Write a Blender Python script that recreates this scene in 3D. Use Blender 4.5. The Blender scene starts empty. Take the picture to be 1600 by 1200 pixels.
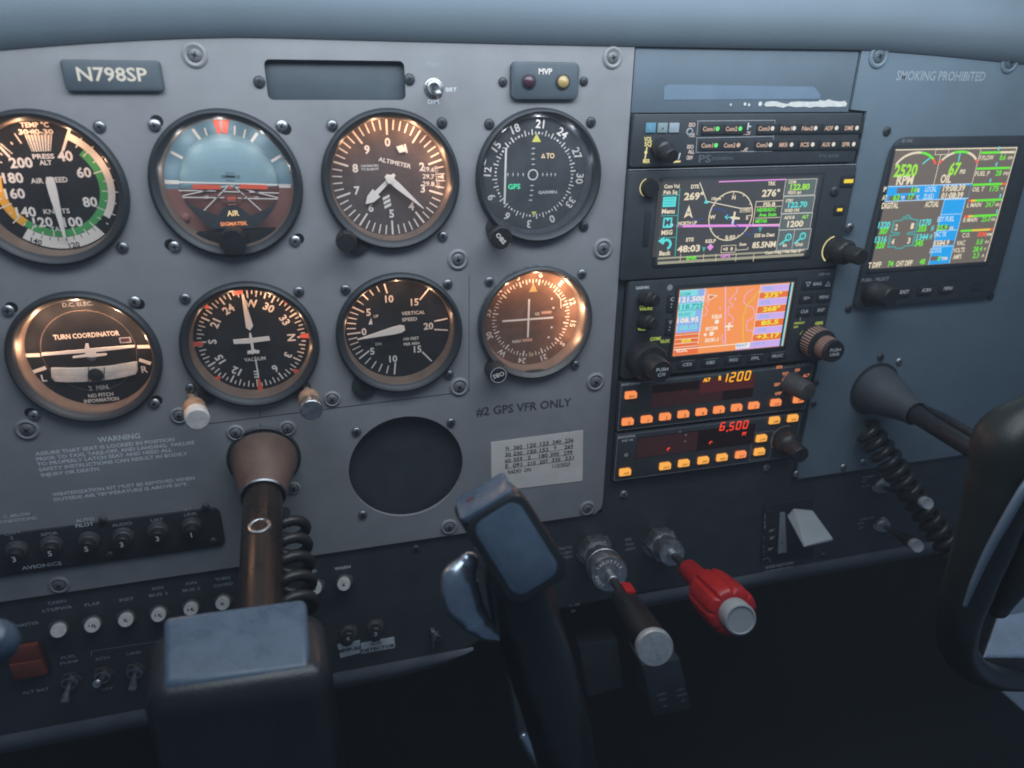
import bpy, bmesh, math, random
from mathutils import Vector, Matrix
random.seed(7)
PI = math.pi
C = bpy.context.scene.collection
sc = bpy.context.scene

# ------------------------------------------------------------------ camera
def rodrigues(a):
    th = math.sqrt(sum(x*x for x in a)); k = [x/th for x in a]
    K = Matrix(((0, -k[2], k[1]), (k[2], 0, -k[0]), (-k[1], k[0], 0)))
    return Matrix.Identity(3) + math.sin(th)*K + (1-math.cos(th))*(K @ K)
F_PX = 1114.279
RC = rodrigues([0.409557, -0.260055, -0.044716])
TC = Vector([-116.9739, -116.9891, 415.562])
M_PW = Matrix(((1, 0, 0), (0, 0, 1), (0, -1, 0)))      # survey axes (right, down, deep) to world
CAM = -(RC.transposed() @ TC)
cam_data = bpy.data.cameras.new('camera'); cam = bpy.data.objects.new('camera', cam_data); C.objects.link(cam)
Rw = M_PW @ RC.transposed()
rot = Matrix((Rw.col[0], -Rw.col[1], -Rw.col[2])).transposed()
cam.matrix_world = Matrix.Translation((M_PW @ CAM)/1000) @ rot.to_4x4()
cam_data.sensor_width = 36; cam_data.lens = F_PX/1600*36
cam_data.clip_start = 0.01; cam_data.clip_end = 50
cam_data.dof.use_dof = True; cam_data.dof.focus_distance = 0.47; cam_data.dof.aperture_fstop = 6.5
sc.camera = cam
# ------------------------------------------------------------------ world, lamps, exposure
wd = bpy.data.worlds.new('World'); sc.world = wd; wd.use_nodes = True
wd.node_tree.nodes['Background'].inputs[0].default_value = (0.38, 0.56, 0.86, 1)
wd.node_tree.nodes['Background'].inputs[1].default_value = 0.12
def P(u, v, w=0): return Vector((u/1000, -w/1000, v/1000))
def lamp(name, kind, pos, energy, color, size=0.1, sy=None, aim=None, parent=None):
    l = bpy.data.lights.new(name, kind); o = bpy.data.objects.new(name, l); C.objects.link(o)
    o.location = P(*pos); l.energy = energy; l.color = color
    if kind == 'AREA':
        l.shape = 'RECTANGLE'; l.size = size; l.size_y = sy or size
    else: l.shadow_soft_size = size
    if aim is not None:
        d = P(*aim)-P(*pos); o.rotation_euler = d.to_track_quat('-Z', 'Y').to_euler()
    return o
lamp('windscreen_light', 'AREA', (140, 330, 240), 1.65, (0.80, 0.92, 1.0), 0.6, 0.22, (110, 0, 0))
lamp('added_top_strip', 'AREA', (150, 150, 120), 0.69, (0.83, 0.92, 1.0), 0.75, 0.05, (150, 40, 0))  # added strip lamp with no real fitting behind it, brightens the upper panel
sc.view_settings.view_transform = 'Standard'; sc.view_settings.look = 'None'
sc.view_settings.exposure = 0; sc.view_settings.gamma = 1
sc.render.engine = 'CYCLES'
sc.cycles.use_denoising = True
sc.cycles.filter_width = 1.9
sc.cycles.max_bounces = 6; sc.cycles.transparent_max_bounces = 12
sc.cycles.caustics_reflective = False; sc.cycles.caustics_refractive = False

# ------------------------------------------------------------------ measuring: a pixel of the photo to a point on the plane w
def S(x, y, w=0):
    d = RC.transposed() @ Vector(((x-800)/F_PX, (y-600)/F_PX, 1))
    s = (-w-CAM[2])/d[2]; q = CAM+s*d
    return (q[0], -q[1])
def Z(x0, y0, k):                                       # inside an enlarged crop
    return lambda x, y, w=0: S(x0+x/k, y0+y/k, w)
# ------------------------------------------------------------------ materials
def lin(c):
    if isinstance(c, str):
        c = [int(c[i:i+2], 16)/255 for i in (0, 2, 4)]
    return tuple(((x/12.92) if x <= .04045 else ((x+.055)/1.055)**2.4) for x in c)
MATS = {}
def mat(name, color, rough=.5, metal=0, emit=0, noise=0, nscale=60, bump=0, bscale=900, spec=.5, coat=0, rvar=0):
    m = bpy.data.materials.new(name); m.use_nodes = True; nt = m.node_tree; n = nt.nodes; b = n['Principled BSDF']
    col = tuple(color)+(1,) if not isinstance(color, str) else lin(color)+(1,)
    b.inputs['Base Color'].default_value = col
    b.inputs['Roughness'].default_value = rough; b.inputs['Metallic'].default_value = metal
    b.inputs['Specular IOR Level'].default_value = spec; b.inputs['Coat Weight'].default_value = coat
    if emit:
        b.inputs['Emission Color'].default_value = col; b.inputs['Emission Strength'].default_value = emit
    if noise or bump or rvar:
        tc = n.new('ShaderNodeTexCoord')
    if noise or rvar:
        t = n.new('ShaderNodeTexNoise'); t.inputs['Scale'].default_value = nscale; t.inputs['Detail'].default_value = 6
        t.inputs['Roughness'].default_value = .65
        nt.links.new(tc.outputs['Object'], t.inputs['Vector'])
        if noise:
            mx = n.new('ShaderNodeMix'); mx.data_type = 'RGBA'; mx.blend_type = 'MULTIPLY'; mx.inputs[0].default_value = 1
            mr = n.new('ShaderNodeMapRange'); mr.inputs[1].default_value = .3; mr.inputs[2].default_value = .7
            mr.inputs[3].default_value = 1-noise; mr.inputs[4].default_value = 1+noise
            nt.links.new(t.outputs['Fac'], mr.inputs[0]); mx.inputs[6].default_value = col
            nt.links.new(mr.outputs[0], mx.inputs[7]); nt.links.new(mx.outputs[2], b.inputs['Base Color'])
        if rvar:
            m2 = n.new('ShaderNodeMapRange'); m2.inputs[1].default_value = .3; m2.inputs[2].default_value = .7
            m2.inputs[3].default_value = max(.05, rough-rvar); m2.inputs[4].default_value = min(1, rough+rvar)
            nt.links.new(t.outputs['Fac'], m2.inputs[0]); nt.links.new(m2.outputs[0], b.inputs['Roughness'])
    if bump:
        t2 = n.new('ShaderNodeTexNoise'); t2.inputs['Scale'].default_value = bscale; t2.inputs['Detail'].default_value = 3
        nt.links.new(tc.outputs['Object'], t2.inputs['Vector'])
        bp = n.new('ShaderNodeBump'); bp.inputs['Strength'].default_value = bump; bp.inputs['Distance'].default_value = .0004
        nt.links.new(t2.outputs['Fac'], bp.inputs['Height']); nt.links.new(bp.outputs[0], b.inputs['Normal'])
    MATS[name] = m
    return m
mat('panel_grey', (.285, .285, .30), .55, noise=.10, nscale=25, bump=.25, bscale=1400, rvar=.12)
mat('name_plate', (.075, .095, .115), .5, noise=.1, nscale=60, bump=.2, bscale=1200)
def wear(name, light, amount, sx):                        # fine scuffs and rubbed streaks in the paint
    nt = MATS[name].node_tree; n = nt.nodes; b = n['Principled BSDF']; src = b.inputs['Base Color'].links[0].from_socket
    tc = n.new('ShaderNodeTexCoord'); mp = n.new('ShaderNodeMapping'); mp.inputs['Scale'].default_value = (sx, 40, 260); mp.inputs['Rotation'].default_value = (0, .5, 0)
    t = n.new('ShaderNodeTexNoise'); t.inputs['Scale'].default_value = 1; t.inputs['Detail'].default_value = 7; t.inputs['Roughness'].default_value = .75
    r = n.new('ShaderNodeMapRange'); r.inputs[1].default_value = .62; r.inputs[2].default_value = .78; r.inputs[3].default_value = 0; r.inputs[4].default_value = amount
    mx = n.new('ShaderNodeMix'); mx.data_type = 'RGBA'; mx.inputs[7].default_value = tuple(light)+(1,)
    nt.links.new(tc.outputs['Object'], mp.inputs[0]); nt.links.new(mp.outputs[0], t.inputs['Vector']); nt.links.new(t.outputs['Fac'], r.inputs[0]); nt.links.new(r.outputs[0], mx.inputs[0]); nt.links.new(src, mx.inputs[6]); nt.links.new(mx.outputs[2], b.inputs['Base Color'])
wear('panel_grey', (.42, .42, .43), .35, 25)
mat('panel_slate', (.165, .22, .268), .55, noise=.08, nscale=22, bump=.3, bscale=1400, rvar=.1)
mat('bay_blue', (.125, .165, .205), .55, noise=.08, nscale=30, bump=.25, bscale=1200)
mat('pad', (.160, .206, .245), .75, noise=.04, nscale=30, bump=.2, bscale=500)
mat('black_panel', (.042, .048, .060), .55, noise=.2, nscale=40, bump=.3, bscale=1300, rvar=.1)
wear('black_panel', (.12, .13, .14), .35, 25)
mat('black_plate', (.022, .025, .032), .5, noise=.2, nscale=50, bump=.2, bscale=1200)
mat('bezel', (.034, .039, .047), .5, bump=.2, bscale=1500, noise=.15, nscale=80)
mat('radio', (.048, .055, .064), .45, bump=.25, bscale=1500, noise=.15, nscale=60)
mat('radio_recess', (.03, .034, .04), .4)
mat('key', (.030, .034, .040), .45)
mat('dial', (.016, .016, .018), .9, noise=.2, nscale=200, spec=.12)
mat('copper_glow_dial', (.15, .085, .06), .8, noise=.2, nscale=90, spec=.15)  # copper wash of the lit face put into its base colour
mat('dial_brown', (.105, .082, .080), .85, noise=.15, nscale=120, spec=.15)
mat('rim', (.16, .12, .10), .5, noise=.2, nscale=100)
mat('mark', (.85, .78, .72), .6)
mat('mark_cream', (.72, .62, .50), .6)
mat('mark_dim', (.74, .76, .78), .6, noise=.25, nscale=900)
mat('mark_faint', (.36, .38, .41), .6, noise=.4, nscale=900)
mat('mark_ink', (.12, .14, .165), .6)
mat('mark_ghost', (.34, .40, .45), .6, noise=.2, nscale=700)
mat('print_dark', (.05, .055, .07), .6, noise=.25, nscale=500)
mat('print_black', (.02, .02, .022), .6)
mat('orange', (.85, .12, .06), .5)
mat('green', (.07, .36, .10), .5, noise=.1, nscale=200)
mat('yellow', (.85, .42, .04), .5, noise=.1, nscale=200)
mat('sky_blue', (.17, .29, .37), .5, noise=.08, nscale=80)
mat('sky_pale', (.24, .36, .41), .5, noise=.05, nscale=80)
mat('ground_brown', (.30, .13, .11), .55, noise=.12, nscale=80)
mat('ground_dark', (.21, .085, .07), .55, noise=.12, nscale=80)
mat('lens_yellow', (.80, .74, .12), .4)
mat('steel', (.50, .51, .53), .42, 1, noise=.2, nscale=300, rvar=.12)
mat('steel_dull', (.33, .34, .36), .42, 1, noise=.3, nscale=250, rvar=.15)
mat('zinc', (.42, .43, .45), .35, .9, noise=.25, nscale=220, rvar=.15)
mat('screw_paint', (.17, .175, .185), .45, .2, noise=.3, nscale=500)
mat('screw_slate', (.10, .13, .155), .5, .1, noise=.2, nscale=500)
mat('screw_dark', (.06, .065, .075), .45, .3, noise=.3, nscale=500)
mat('screw_slot', (.008, .008, .010), .6)
mat('seam', (.045, .047, .052), .7)
mat('void', (.008, .010, .013), .9)
mat('paper', (.78, .72, .68), .8, noise=.10, nscale=45, bump=.3, bscale=250)
mat('tape', (.68, .72, .76), .6)
mat('bay_tape', (.18, .245, .33), .5, noise=.08, nscale=40)
mat('chip', (.75, .74, .70), .8, noise=.12, nscale=300)
mat('white_knob', (.60, .57, .55), .55, noise=.2, nscale=220)
mat('worn_brass', (.34, .22, .15), .6, noise=.35, nscale=250)
mat('yoke', (.022, .025, .030), .3, bump=.35, bscale=700, noise=.2, nscale=30, rvar=.08)
mat('yoke_skylit', (.085, .125, .18), .3, noise=.16, nscale=70, rvar=.16, bump=.15, bscale=600)  # blue sky reflection painted into the yoke's black plastic
mat('sky_sheen', (.48, .56, .66), .24, .85, noise=.2, nscale=60, rvar=.08)  # bright metal painted in for glossy black reflecting the sky
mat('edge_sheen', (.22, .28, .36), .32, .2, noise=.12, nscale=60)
mat('hub_sheen', (.50, .60, .74), .3, .2, noise=.12, nscale=60, rvar=.1)  # sky sheen on the hub top painted as a pale base colour
mat('yoke_olive', (.020, .024, .024), .36, noise=.2, nscale=30, bump=.3, bscale=700)
mat('shaft', (.026, .019, .018), .3, .25, noise=.25, nscale=40, rvar=.1)
mat('boot', (.15, .095, .075), .55, noise=.4, nscale=28, bump=.3, bscale=600)
mat('boot_slate', (.06, .07, .08), .6, noise=.2, nscale=50, bump=.3, bscale=600)
mat('cord', (.020, .021, .024), .38)
mat('red_knob', (.42, .014, .016), .38, noise=.15, nscale=120, rvar=.08)
mat('knob_black', (.022, .022, .025), .42, noise=.25, nscale=150, bump=.2, bscale=900)
mat('handle_black', (.015, .014, .015), .34, noise=.3, nscale=60, rvar=.1, bump=.15, bscale=700)
mat('brushed_cap', (.50, .52, .54), .42, .45, noise=.2, nscale=350, rvar=.1)
mat('knob_grey', (.07, .068, .068), .6, noise=.3, nscale=300)
mat('flap_grey', (.36, .38, .40), .5, noise=.08, nscale=60)
mat('breaker_white', (.55, .54, .52), .5, noise=.15, nscale=300)
mat('breaker_ring', (.12, .12, .13), .4, .5, noise=.3, nscale=300)
mat('red_rocker', (.20, .042, .028), .5, noise=.2, nscale=120)
mat('lens_red', (.07, .03, .05), .25)
mat('lens_amber', (.50, .36, .15), .25)
mat('brown_glass', (.03, .010, .010), .25)
mat('ivory', (.62, .60, .56), .35, noise=.1, nscale=150)
mat('ball', (.01, .01, .01), .2)
mat('rib_line', (.60, .36, .28), .5)
mat('blue_cap', (.12, .30, .42), .5); mat('green_cap', (.24, .33, .33), .5); mat('grey_cap', (.34, .39, .45), .5)
def emat(name, hexc, k=1.0):
    m = bpy.data.materials.new(name); m.use_nodes = True; nt = m.node_tree
    b = nt.nodes['Principled BSDF']; c = lin(hexc)+(1,)
    b.inputs['Base Color'].default_value = (.02, .02, .02, 1); b.inputs['Roughness'].default_value = .25
    b.inputs['Emission Color'].default_value = c; b.inputs['Emission Strength'].default_value = k
    MATS[name] = m
for nm, hx, k in (('e_white', 'fff4e0', 1), ('e_cream', 'f5e6c8', .95), ('e_green', '6bf52c', 1), ('e_lime', 'a4f03c', 1), ('e_cyan', '5ce8e8', .95), ('e_teal', '3fb9b4', .9),
                  ('e_blue', '12a8f5', 1), ('e_navy', '2b4fb0', .8), ('e_magenta', 'f29af0', .95), ('e_pink', 'f7b7d8', 1), ('e_red', 'ff5a3a', 1), ('e_amber', 'f7d53c', 1),
                  ('e_yellow', 'f5ec34', 1), ('e_gold', 'f5c030', 1), ('e_orange', 'ff9a52', 1.0), ('e_lav', 'd3b2f2', 1), ('e_aqua', '86e4ea', 1), ('e_sky', '93b6f0', 1), ('e_brickorange', 'f07030', 1),
                  ('e_gtn', '3c3c3e', 1), ('e_gtngrey', '7d8a80', 1), ('e_gtnbar', 'a4a088', 1), ('e_gtnbox', '5a6666', 1), ('e_mvp', '6f655c', 1), ('e_redseg', 'ff4326', 1.3), ('e_amberseg', 'ffb020', 1.3),
                  ('e_keyor', 'ff9352', 1), ('e_keyor2', 'ffb04c', 1), ('e_keyink', '5a2c18', 1), ('e_to', 'ffe3b0', 1), ('e_gps', '3cf0b0', 1), ('e_lblorange', 'e08860', 1), ('e_lblgreen', 'b4c65c', .85),
                  ('e_lblwhite', 'e6d3cf', .9), ('e_lblcream', 'f0e39a', .95), ('e_lblpeach', 'dcb9a4', .85), ('e_ledgreen', '6cf07c', 1), ('e_ledwhite', 'e8e6dc', .9), ('e_ledglow', '5a1812', .7),
                  ('e_redlit', '2a1012', 1), ('e_redlit2', '421012', 1), ('e_ltblue', 'bfe0ff', 1), ('e_dkline', '8a5a50', 1), ('e_warmlit', 'ff9c60', 1), ('e_air', 'ffdca0', 1)):
    emat(nm, hx, k)
def glass(name, tint=(1, 1, 1), rough=.03, veil_dust=.028):     # clear cover; its pale film paints in lens glare, grime on the screens
    m = bpy.data.materials.new(name); m.use_nodes = True; nt = m.node_tree; n = nt.nodes
    n.remove(n['Principled BSDF']); out = n['Material Output']
    tr = n.new('ShaderNodeBsdfTransparent'); tr.inputs[0].default_value = tuple(tint)+(1,)
    gl = n.new('ShaderNodeBsdfGlossy'); gl.inputs['Roughness'].default_value = rough
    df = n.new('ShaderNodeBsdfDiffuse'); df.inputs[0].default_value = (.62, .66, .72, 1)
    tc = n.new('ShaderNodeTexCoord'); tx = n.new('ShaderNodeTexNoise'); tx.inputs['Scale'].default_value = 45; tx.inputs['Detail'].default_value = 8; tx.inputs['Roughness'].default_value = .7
    mr = n.new('ShaderNodeMapRange'); mr.inputs[1].default_value = .25; mr.inputs[2].default_value = .75; mr.inputs[3].default_value = veil_dust*.6; mr.inputs[4].default_value = veil_dust*1.5
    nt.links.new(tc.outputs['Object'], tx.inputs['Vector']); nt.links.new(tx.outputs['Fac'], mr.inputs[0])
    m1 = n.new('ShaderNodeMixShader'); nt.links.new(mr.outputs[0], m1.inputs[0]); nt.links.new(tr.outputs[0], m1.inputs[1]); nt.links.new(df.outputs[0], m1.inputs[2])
    fr = n.new('ShaderNodeLayerWeight'); fr.inputs[0].default_value = .5      # facing term: the same from both sides of the sheet
    pw = n.new('ShaderNodeMath'); pw.operation = 'POWER'; pw.inputs[1].default_value = 4.5; nt.links.new(fr.outputs['Facing'], pw.inputs[0])
    ml = n.new('ShaderNodeMath'); ml.operation = 'MULTIPLY_ADD'; ml.inputs[1].default_value = .9; ml.inputs[2].default_value = .04; nt.links.new(pw.outputs[0], ml.inputs[0]); fr = ml
    mx = n.new('ShaderNodeMixShader')
    nt.links.new(fr.outputs[0], mx.inputs[0]); nt.links.new(m1.outputs[0], mx.inputs[1]); nt.links.new(gl.outputs[0], mx.inputs[2]); nt.links.new(mx.outputs[0], out.inputs[0])
    MATS[name] = m
glass('glass', rough=.06)
glass('veiled_glass', rough=.1, veil_dust=.10)  # stronger pale film, a painted glare veil over the black dial
glass('screen_glass', rough=.12, veil_dust=.045)
glass('brown_tint', (.75, .50, .42), rough=.08)

# ------------------------------------------------------------------ mesh builder (coordinates u right, v up, w towards the pilot, in mm)
_tc = {}
def glyphs(s, bold=0.0):
    k = (s, bold)
    if k in _tc: return _tc[k]
    cu = bpy.data.curves.new('lettering', 'FONT'); cu.body = s; cu.size = 1; cu.resolution_u = 2; cu.offset = bold; cu.fill_mode = 'FRONT'; cu.dimensions = '2D'
    ob = bpy.data.objects.new('lettering', cu); me = bpy.data.meshes.new_from_object(ob)
    vs = [(v.co.x, v.co.y) for v in me.vertices]; fs = [tuple(p.vertices) for p in me.polygons]
    bpy.data.objects.remove(ob); bpy.data.curves.remove(cu); bpy.data.meshes.remove(me)
    _tc[k] = (vs, fs); return _tc[k]
def capheight():
    vs, _ = glyphs('H'); return max(v[1] for v in vs)-min(v[1] for v in vs)
CAP = capheight()
SEG = {'0': 'abcdef', '1': 'bc', '2': 'abged', '3': 'abgcd', '4': 'fgbc', '5': 'afgcd', '6': 'afgedc', '7': 'abc', '8': 'abcdefg', '9': 'abcdfg', '-': 'g'}
def frame(axis):
    a = Vector(axis).normalized(); h = Vector((0, 1, 0)) if abs(a.y) < .9 else Vector((1, 0, 0))
    x = h.cross(a).normalized(); y = a.cross(x); return x, y, a
class MB:
    def __init__(s): s.v = []; s.f = []; s.m = []; s.X = None; s.words = []
    def add(s, pts):
        i = len(s.v)
        for p in pts:
            p = Vector(p)
            s.v.append(s.X @ p if s.X is not None else p)
        return i
    def face(s, idx, m): s.f.append(tuple(idx)); s.m.append(m)
    def poly(s, pts, w, m):
        i = s.add([(p[0], p[1], w) for p in pts])
        a = sum(pts[k][0]*pts[(k+1) % len(pts)][1]-pts[(k+1) % len(pts)][0]*pts[k][1] for k in range(len(pts)))
        ids = list(range(i, i+len(pts)))
        s.face(ids if a > 0 else ids[::-1], m)
    def quad3(s, pts, m): i = s.add(pts); s.face(range(i, i+len(pts)), m)
    def rect(s, u, v, W, H, w, m): s.poly([(u-W/2, v-H/2), (u+W/2, v-H/2), (u+W/2, v+H/2), (u-W/2, v+H/2)], w, m)
    def rect2(s, a, b, w, m): s.rect((a[0]+b[0])/2, (a[1]+b[1])/2, abs(a[0]-b[0]), abs(a[1]-b[1]), w, m)
    def frame_rect(s, a, b, t, w, m):
        u0, u1 = sorted((a[0], b[0])); v0, v1 = sorted((a[1], b[1]))
        s.rect2((u0, v0), (u1, v0+t), w, m); s.rect2((u0, v1-t), (u1, v1), w, m); s.rect2((u0, v0+t), (u0+t, v1-t), w, m); s.rect2((u1-t, v0+t), (u1, v1-t), w, m)
    def line(s, pts, width, w, m):
        for a, b in zip(pts, pts[1:]):
            d = Vector((b[0]-a[0], b[1]-a[1])); L = d.length
            if L < 1e-6: continue
            n = Vector((-d.y, d.x))/L*width/2; e = d/L*width*.3
            s.poly([(a[0]-n.x-e.x, a[1]-n.y-e.y), (b[0]-n.x+e.x, b[1]-n.y+e.y), (b[0]+n.x+e.x, b[1]+n.y+e.y), (a[0]+n.x-e.x, a[1]+n.y-e.y)], w, m)
            w += .004
    def tick(s, c, a, r0, r1, width, w, m, width1=None):
        a = math.radians(a); d = Vector((math.sin(a), math.cos(a))); n = Vector((d.y, -d.x)); w1 = width if width1 is None else width1; c = Vector(c)
        q = [c+d*r0-n*width/2, c+d*r0+n*width/2, c+d*r1+n*w1/2, c+d*r1-n*w1/2]; s.poly(q, w, m)
    def arc(s, c, r0, r1, a0, a1, w, m, n=None):
        n = n or max(2, int(abs(a1-a0)/4))
        for k in range(n):
            A = [math.radians(a0+(a1-a0)*(k+j)/n) for j in (0, 1)]
            s.poly([(c[0]+r0*math.sin(A[0]), c[1]+r0*math.cos(A[0])), (c[0]+r1*math.sin(A[0]), c[1]+r1*math.cos(A[0])), (c[0]+r1*math.sin(A[1]), c[1]+r1*math.cos(A[1])), (c[0]+r0*math.sin(A[1]), c[1]+r0*math.cos(A[1]))], w, m)
    def disc(s, c, r, w, m, n=24, a0=0, a1=360):
        s.poly([(c[0]+r*math.sin(math.radians(a0+(a1-a0)*k/n)), c[1]+r*math.cos(math.radians(a0+(a1-a0)*k/n))) for k in range(n if a1-a0 >= 360 else n+1)], w, m)
    def ring(s, c, r0, r1, w, m, n=28): s.arc(c, r0, r1, 0, 360, w, m, n)
    def tri(s, c, a, r, h, wd, w, m):                   # triangle whose tip is at radius r, pointing outward
        s.tick(c, a, r-h, r, wd, w, m, .02)
    def text(s, t, p, h, w, m, W=None, rot=0, bold=0.0, al='c'):
        bold = max(bold, .018)
        vs, fs = glyphs(t, bold)
        if not vs: return
        x0 = min(v[0] for v in vs); x1 = max(v[0] for v in vs); k = h/CAP
        kx = (W/(x1-x0)) if W else k
        ox = {'c': (x0+x1)/2, 'l': x0, 'r': x1}[al]; r = math.radians(-rot); cr, sr = math.cos(r), math.sin(r)
        pts = []
        for x, y in vs:
            X, Y = (x-ox)*kx, y*k-h/2
            pts.append((p[0]+X*cr-Y*sr, p[1]+X*sr+Y*cr, w))
        i = s.add(pts); n0 = len(s.f)
        for f in fs: s.face([i+j for j in f], m)
        s.words.append((n0, len(s.f)))
    def lines(s, rows, p, h, lead, w, m, bold=0.0, al='l', W=None):
        for k, t in enumerate(rows): s.text(t, (p[0], p[1]-lead*k), h, w, m, W[k] if W else None, 0, bold, al)
    def seg7(s, t, p, h, wd, pitch, w, m, th=None, slant=.12):
        th = th or h*.13; x = p[0]
        for ch in t:
            if ch == '.': s.disc((x-pitch*.18, p[1]-h/2+th*.5), th*.7, w, m, 8); continue
            if ch in SEG:
                a, b, c, d = x, x+wd, p[1]+h/2, p[1]-h/2; g = th*.35
                Q = {'a': ((a+g, c), (b-g, c)), 'd': ((a+g, d), (b-g, d)), 'g': ((a+g, p[1]), (b-g, p[1])), 'f': ((a, c-g), (a, p[1]+g)), 'b': ((b, c-g), (b, p[1]+g)), 'e': ((a, p[1]-g), (a, d+g)), 'c': ((b, p[1]-g), (b, d+g))}
                for z in SEG[ch]:
                    A, B = [(q[0]+(q[1]-p[1])*slant, q[1]) for q in Q[z]]; s.line([A, B], th, w, m)
            x += pitch
    def prism(s, pts, w0, w1, m, bev=0, mtop=None):
        n = len(pts); a = sum(pts[k][0]*pts[(k+1) % n][1]-pts[(k+1) % n][0]*pts[k][1] for k in range(n))
        if a < 0: pts = pts[::-1]
        cx = sum(p[0] for p in pts)/n; cy = sum(p[1] for p in pts)/n
        lo = s.add([(p[0], p[1], w0) for p in pts]); rings = [lo]
        if bev:
            rings.append(s.add([(p[0], p[1], w1-bev) for p in pts]))
            ins = []
            for k in range(n):
                p0, p1, p2 = Vector(pts[k-1]), Vector(pts[k]), Vector(pts[(k+1) % n])
                d1 = (p1-p0).normalized(); d2 = (p2-p1).normalized(); n1 = Vector((-d1.y, d1.x)); n2 = Vector((-d2.y, d2.x))
                bb = (n1+n2); bb = bb/max(.3, bb.length_squared/2) if bb.length > 1e-6 else n1
                ins.append(p1+bb*bev)
            mid = [(.29*Vector(ins[k])+.71*Vector(pts[k])) for k in range(n)]
            rings.append(s.add([(p[0], p[1], w1-bev*.29) for p in mid])); rings.append(s.add([(p[0], p[1], w1) for p in ins]))
        else: rings.append(s.add([(p[0], p[1], w1) for p in pts]))
        for r0, r1 in zip(rings, rings[1:]):
            for k in range(n): s.face((r0+k, r0+(k+1) % n, r1+(k+1) % n, r1+k), m)
        s.face(range(rings[-1], rings[-1]+n), mtop or m)
    def rrect_pts(s, u, v, W, H, r, n=5):
        o = []
        for cx, cy, a0 in ((u+W/2-r, v+H/2-r, 0), (u-W/2+r, v+H/2-r, 90), (u-W/2+r, v-H/2+r, 180), (u+W/2-r, v-H/2+r, 270)):
            for k in range(n+1): A = math.radians(a0+90*k/n); o.append((cx+r*math.cos(A), cy+r*math.sin(A)))
        return o
    def rbox(s, u, v, W, H, r, w0, w1, m, bev=0, mtop=None): s.prism(s.rrect_pts(u, v, W, H, max(r, .05)), w0, w1, m, bev, mtop)
    def rbox2(s, a, b, r, w0, w1, m, bev=0, mtop=None): s.rbox((a[0]+b[0])/2, (a[1]+b[1])/2, abs(a[0]-b[0]), abs(a[1]-b[1]), r, w0, w1, m, bev, mtop)
    def lathe(s, prof, org, m, axis=(0, 0, 1), n=40, cap0=False, cap1=False, rmod=None, mm=None):
        x, y, a = frame(axis); org = Vector(org) if len(org) == 3 else Vector((org[0], org[1], 0)); R = []
        for r, t in prof:
            pts = []
            for k in range(n):
                A = 2*PI*k/n; rr = r*(rmod(A, t) if rmod else 1)
                pts.append(org+a*t+x*rr*math.cos(A)+y*rr*math.sin(A))
            R.append(s.add(pts))
        for j, (r0, r1) in enumerate(zip(R, R[1:])):
            for k in range(n): s.face((r0+k, r0+(k+1) % n, r1+(k+1) % n, r1+k), mm[j] if mm else m)
        if cap0: s.face(range(R[0]+n-1, R[0]-1, -1), m)
        if cap1: s.face(range(R[-1], R[-1]+n), mm[-1] if mm else m)
    def tube(s, path, rad, m, n=12, ell=1.0, up=None, caps=True):
        path = [Vector(p) for p in path]; L = len(path); R = []
        for k in range(L):
            t = (path[min(k+1, L-1)]-path[max(k-1, 0)]).normalized()
            h = Vector(up) if up else (Vector((0, 0, 1)) if abs(t.z) < .95 else Vector((0, 1, 0)))
            x = h.cross(t).normalized(); y = t.cross(x); r = rad[k] if isinstance(rad, (list, tuple)) else rad
            R.append(s.add([path[k]+x*r*math.cos(2*PI*j/n)+y*r*ell*math.sin(2*PI*j/n) for j in range(n)]))
        for r0, r1 in zip(R, R[1:]):
            for k in range(n): s.face((r0+k, r0+(k+1) % n, r1+(k+1) % n, r1+k), m)
        if caps:
            s.face(range(R[0]+n-1, R[0]-1, -1), m); s.face(range(R[-1], R[-1]+n), m)
    def limb(s, path, rad, m, n=28, ell=1.0, sub=8):        # smooth tapered limb with rounded ends
        P_ = [Vector(q) for q in path]; out, rr = [], []
        for i in range(len(P_)-1):
            a, b_, c, d = P_[max(i-1, 0)], P_[i], P_[i+1], P_[min(i+2, len(P_)-1)]
            for k in range(sub):
                t = k/sub; out.append(.5*((2*b_)+(c-a)*t+(2*a-5*b_+4*c-d)*t*t+(3*b_-a-3*c+d)*t**3)); u = t*t*(3-2*t); rr.append(rad[i]*(1-u)+rad[i+1]*u)
        out.append(P_[-1]); rr.append(rad[-1])
        d0 = (out[0]-out[1]).normalized(); d1 = (out[-1]-out[-2]).normalized(); r0, r1 = rr[0], rr[-1]
        for k in range(1, 6):
            A = PI/2*k/5.02; out.insert(0, P_[0]+d0*r0*math.sin(A)); rr.insert(0, r0*math.cos(A)); out.append(P_[-1]+d1*r1*math.sin(A)); rr.append(r1*math.cos(A))
        s.tube(out, rr, m, n, ell)
    def plate(s, outer, holes, w, th, m):
        bm = bmesh.new()
        def loop(pts):
            vs = [bm.verts.new((p[0], p[1], 0)) for p in pts]
            return [bm.edges.new((vs[k], vs[(k+1) % len(vs)])) for k in range(len(vs))]
        E = loop(outer)
        for h in holes: E += loop(h)
        bmesh.ops.triangle_fill(bm, use_beauty=True, use_dissolve=False, edges=E, normal=(0, 0, 1))
        bm.verts.index_update(); i = s.add([(v.co.x, v.co.y, w) for v in bm.verts])
        for f in bm.faces:
            f.normal_update(); ids = [i+v.index for v in f.verts]; s.face(ids if f.normal.z > 0 else ids[::-1], m)
        bm.free()
        for L in [outer]+holes:
            n = len(L); a = s.add([(p[0], p[1], w) for p in L]); b = s.add([(p[0], p[1], w-th) for p in L])
            for k in range(n): s.face((a+k, b+k, b+(k+1) % n, a+(k+1) % n), m)
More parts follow.
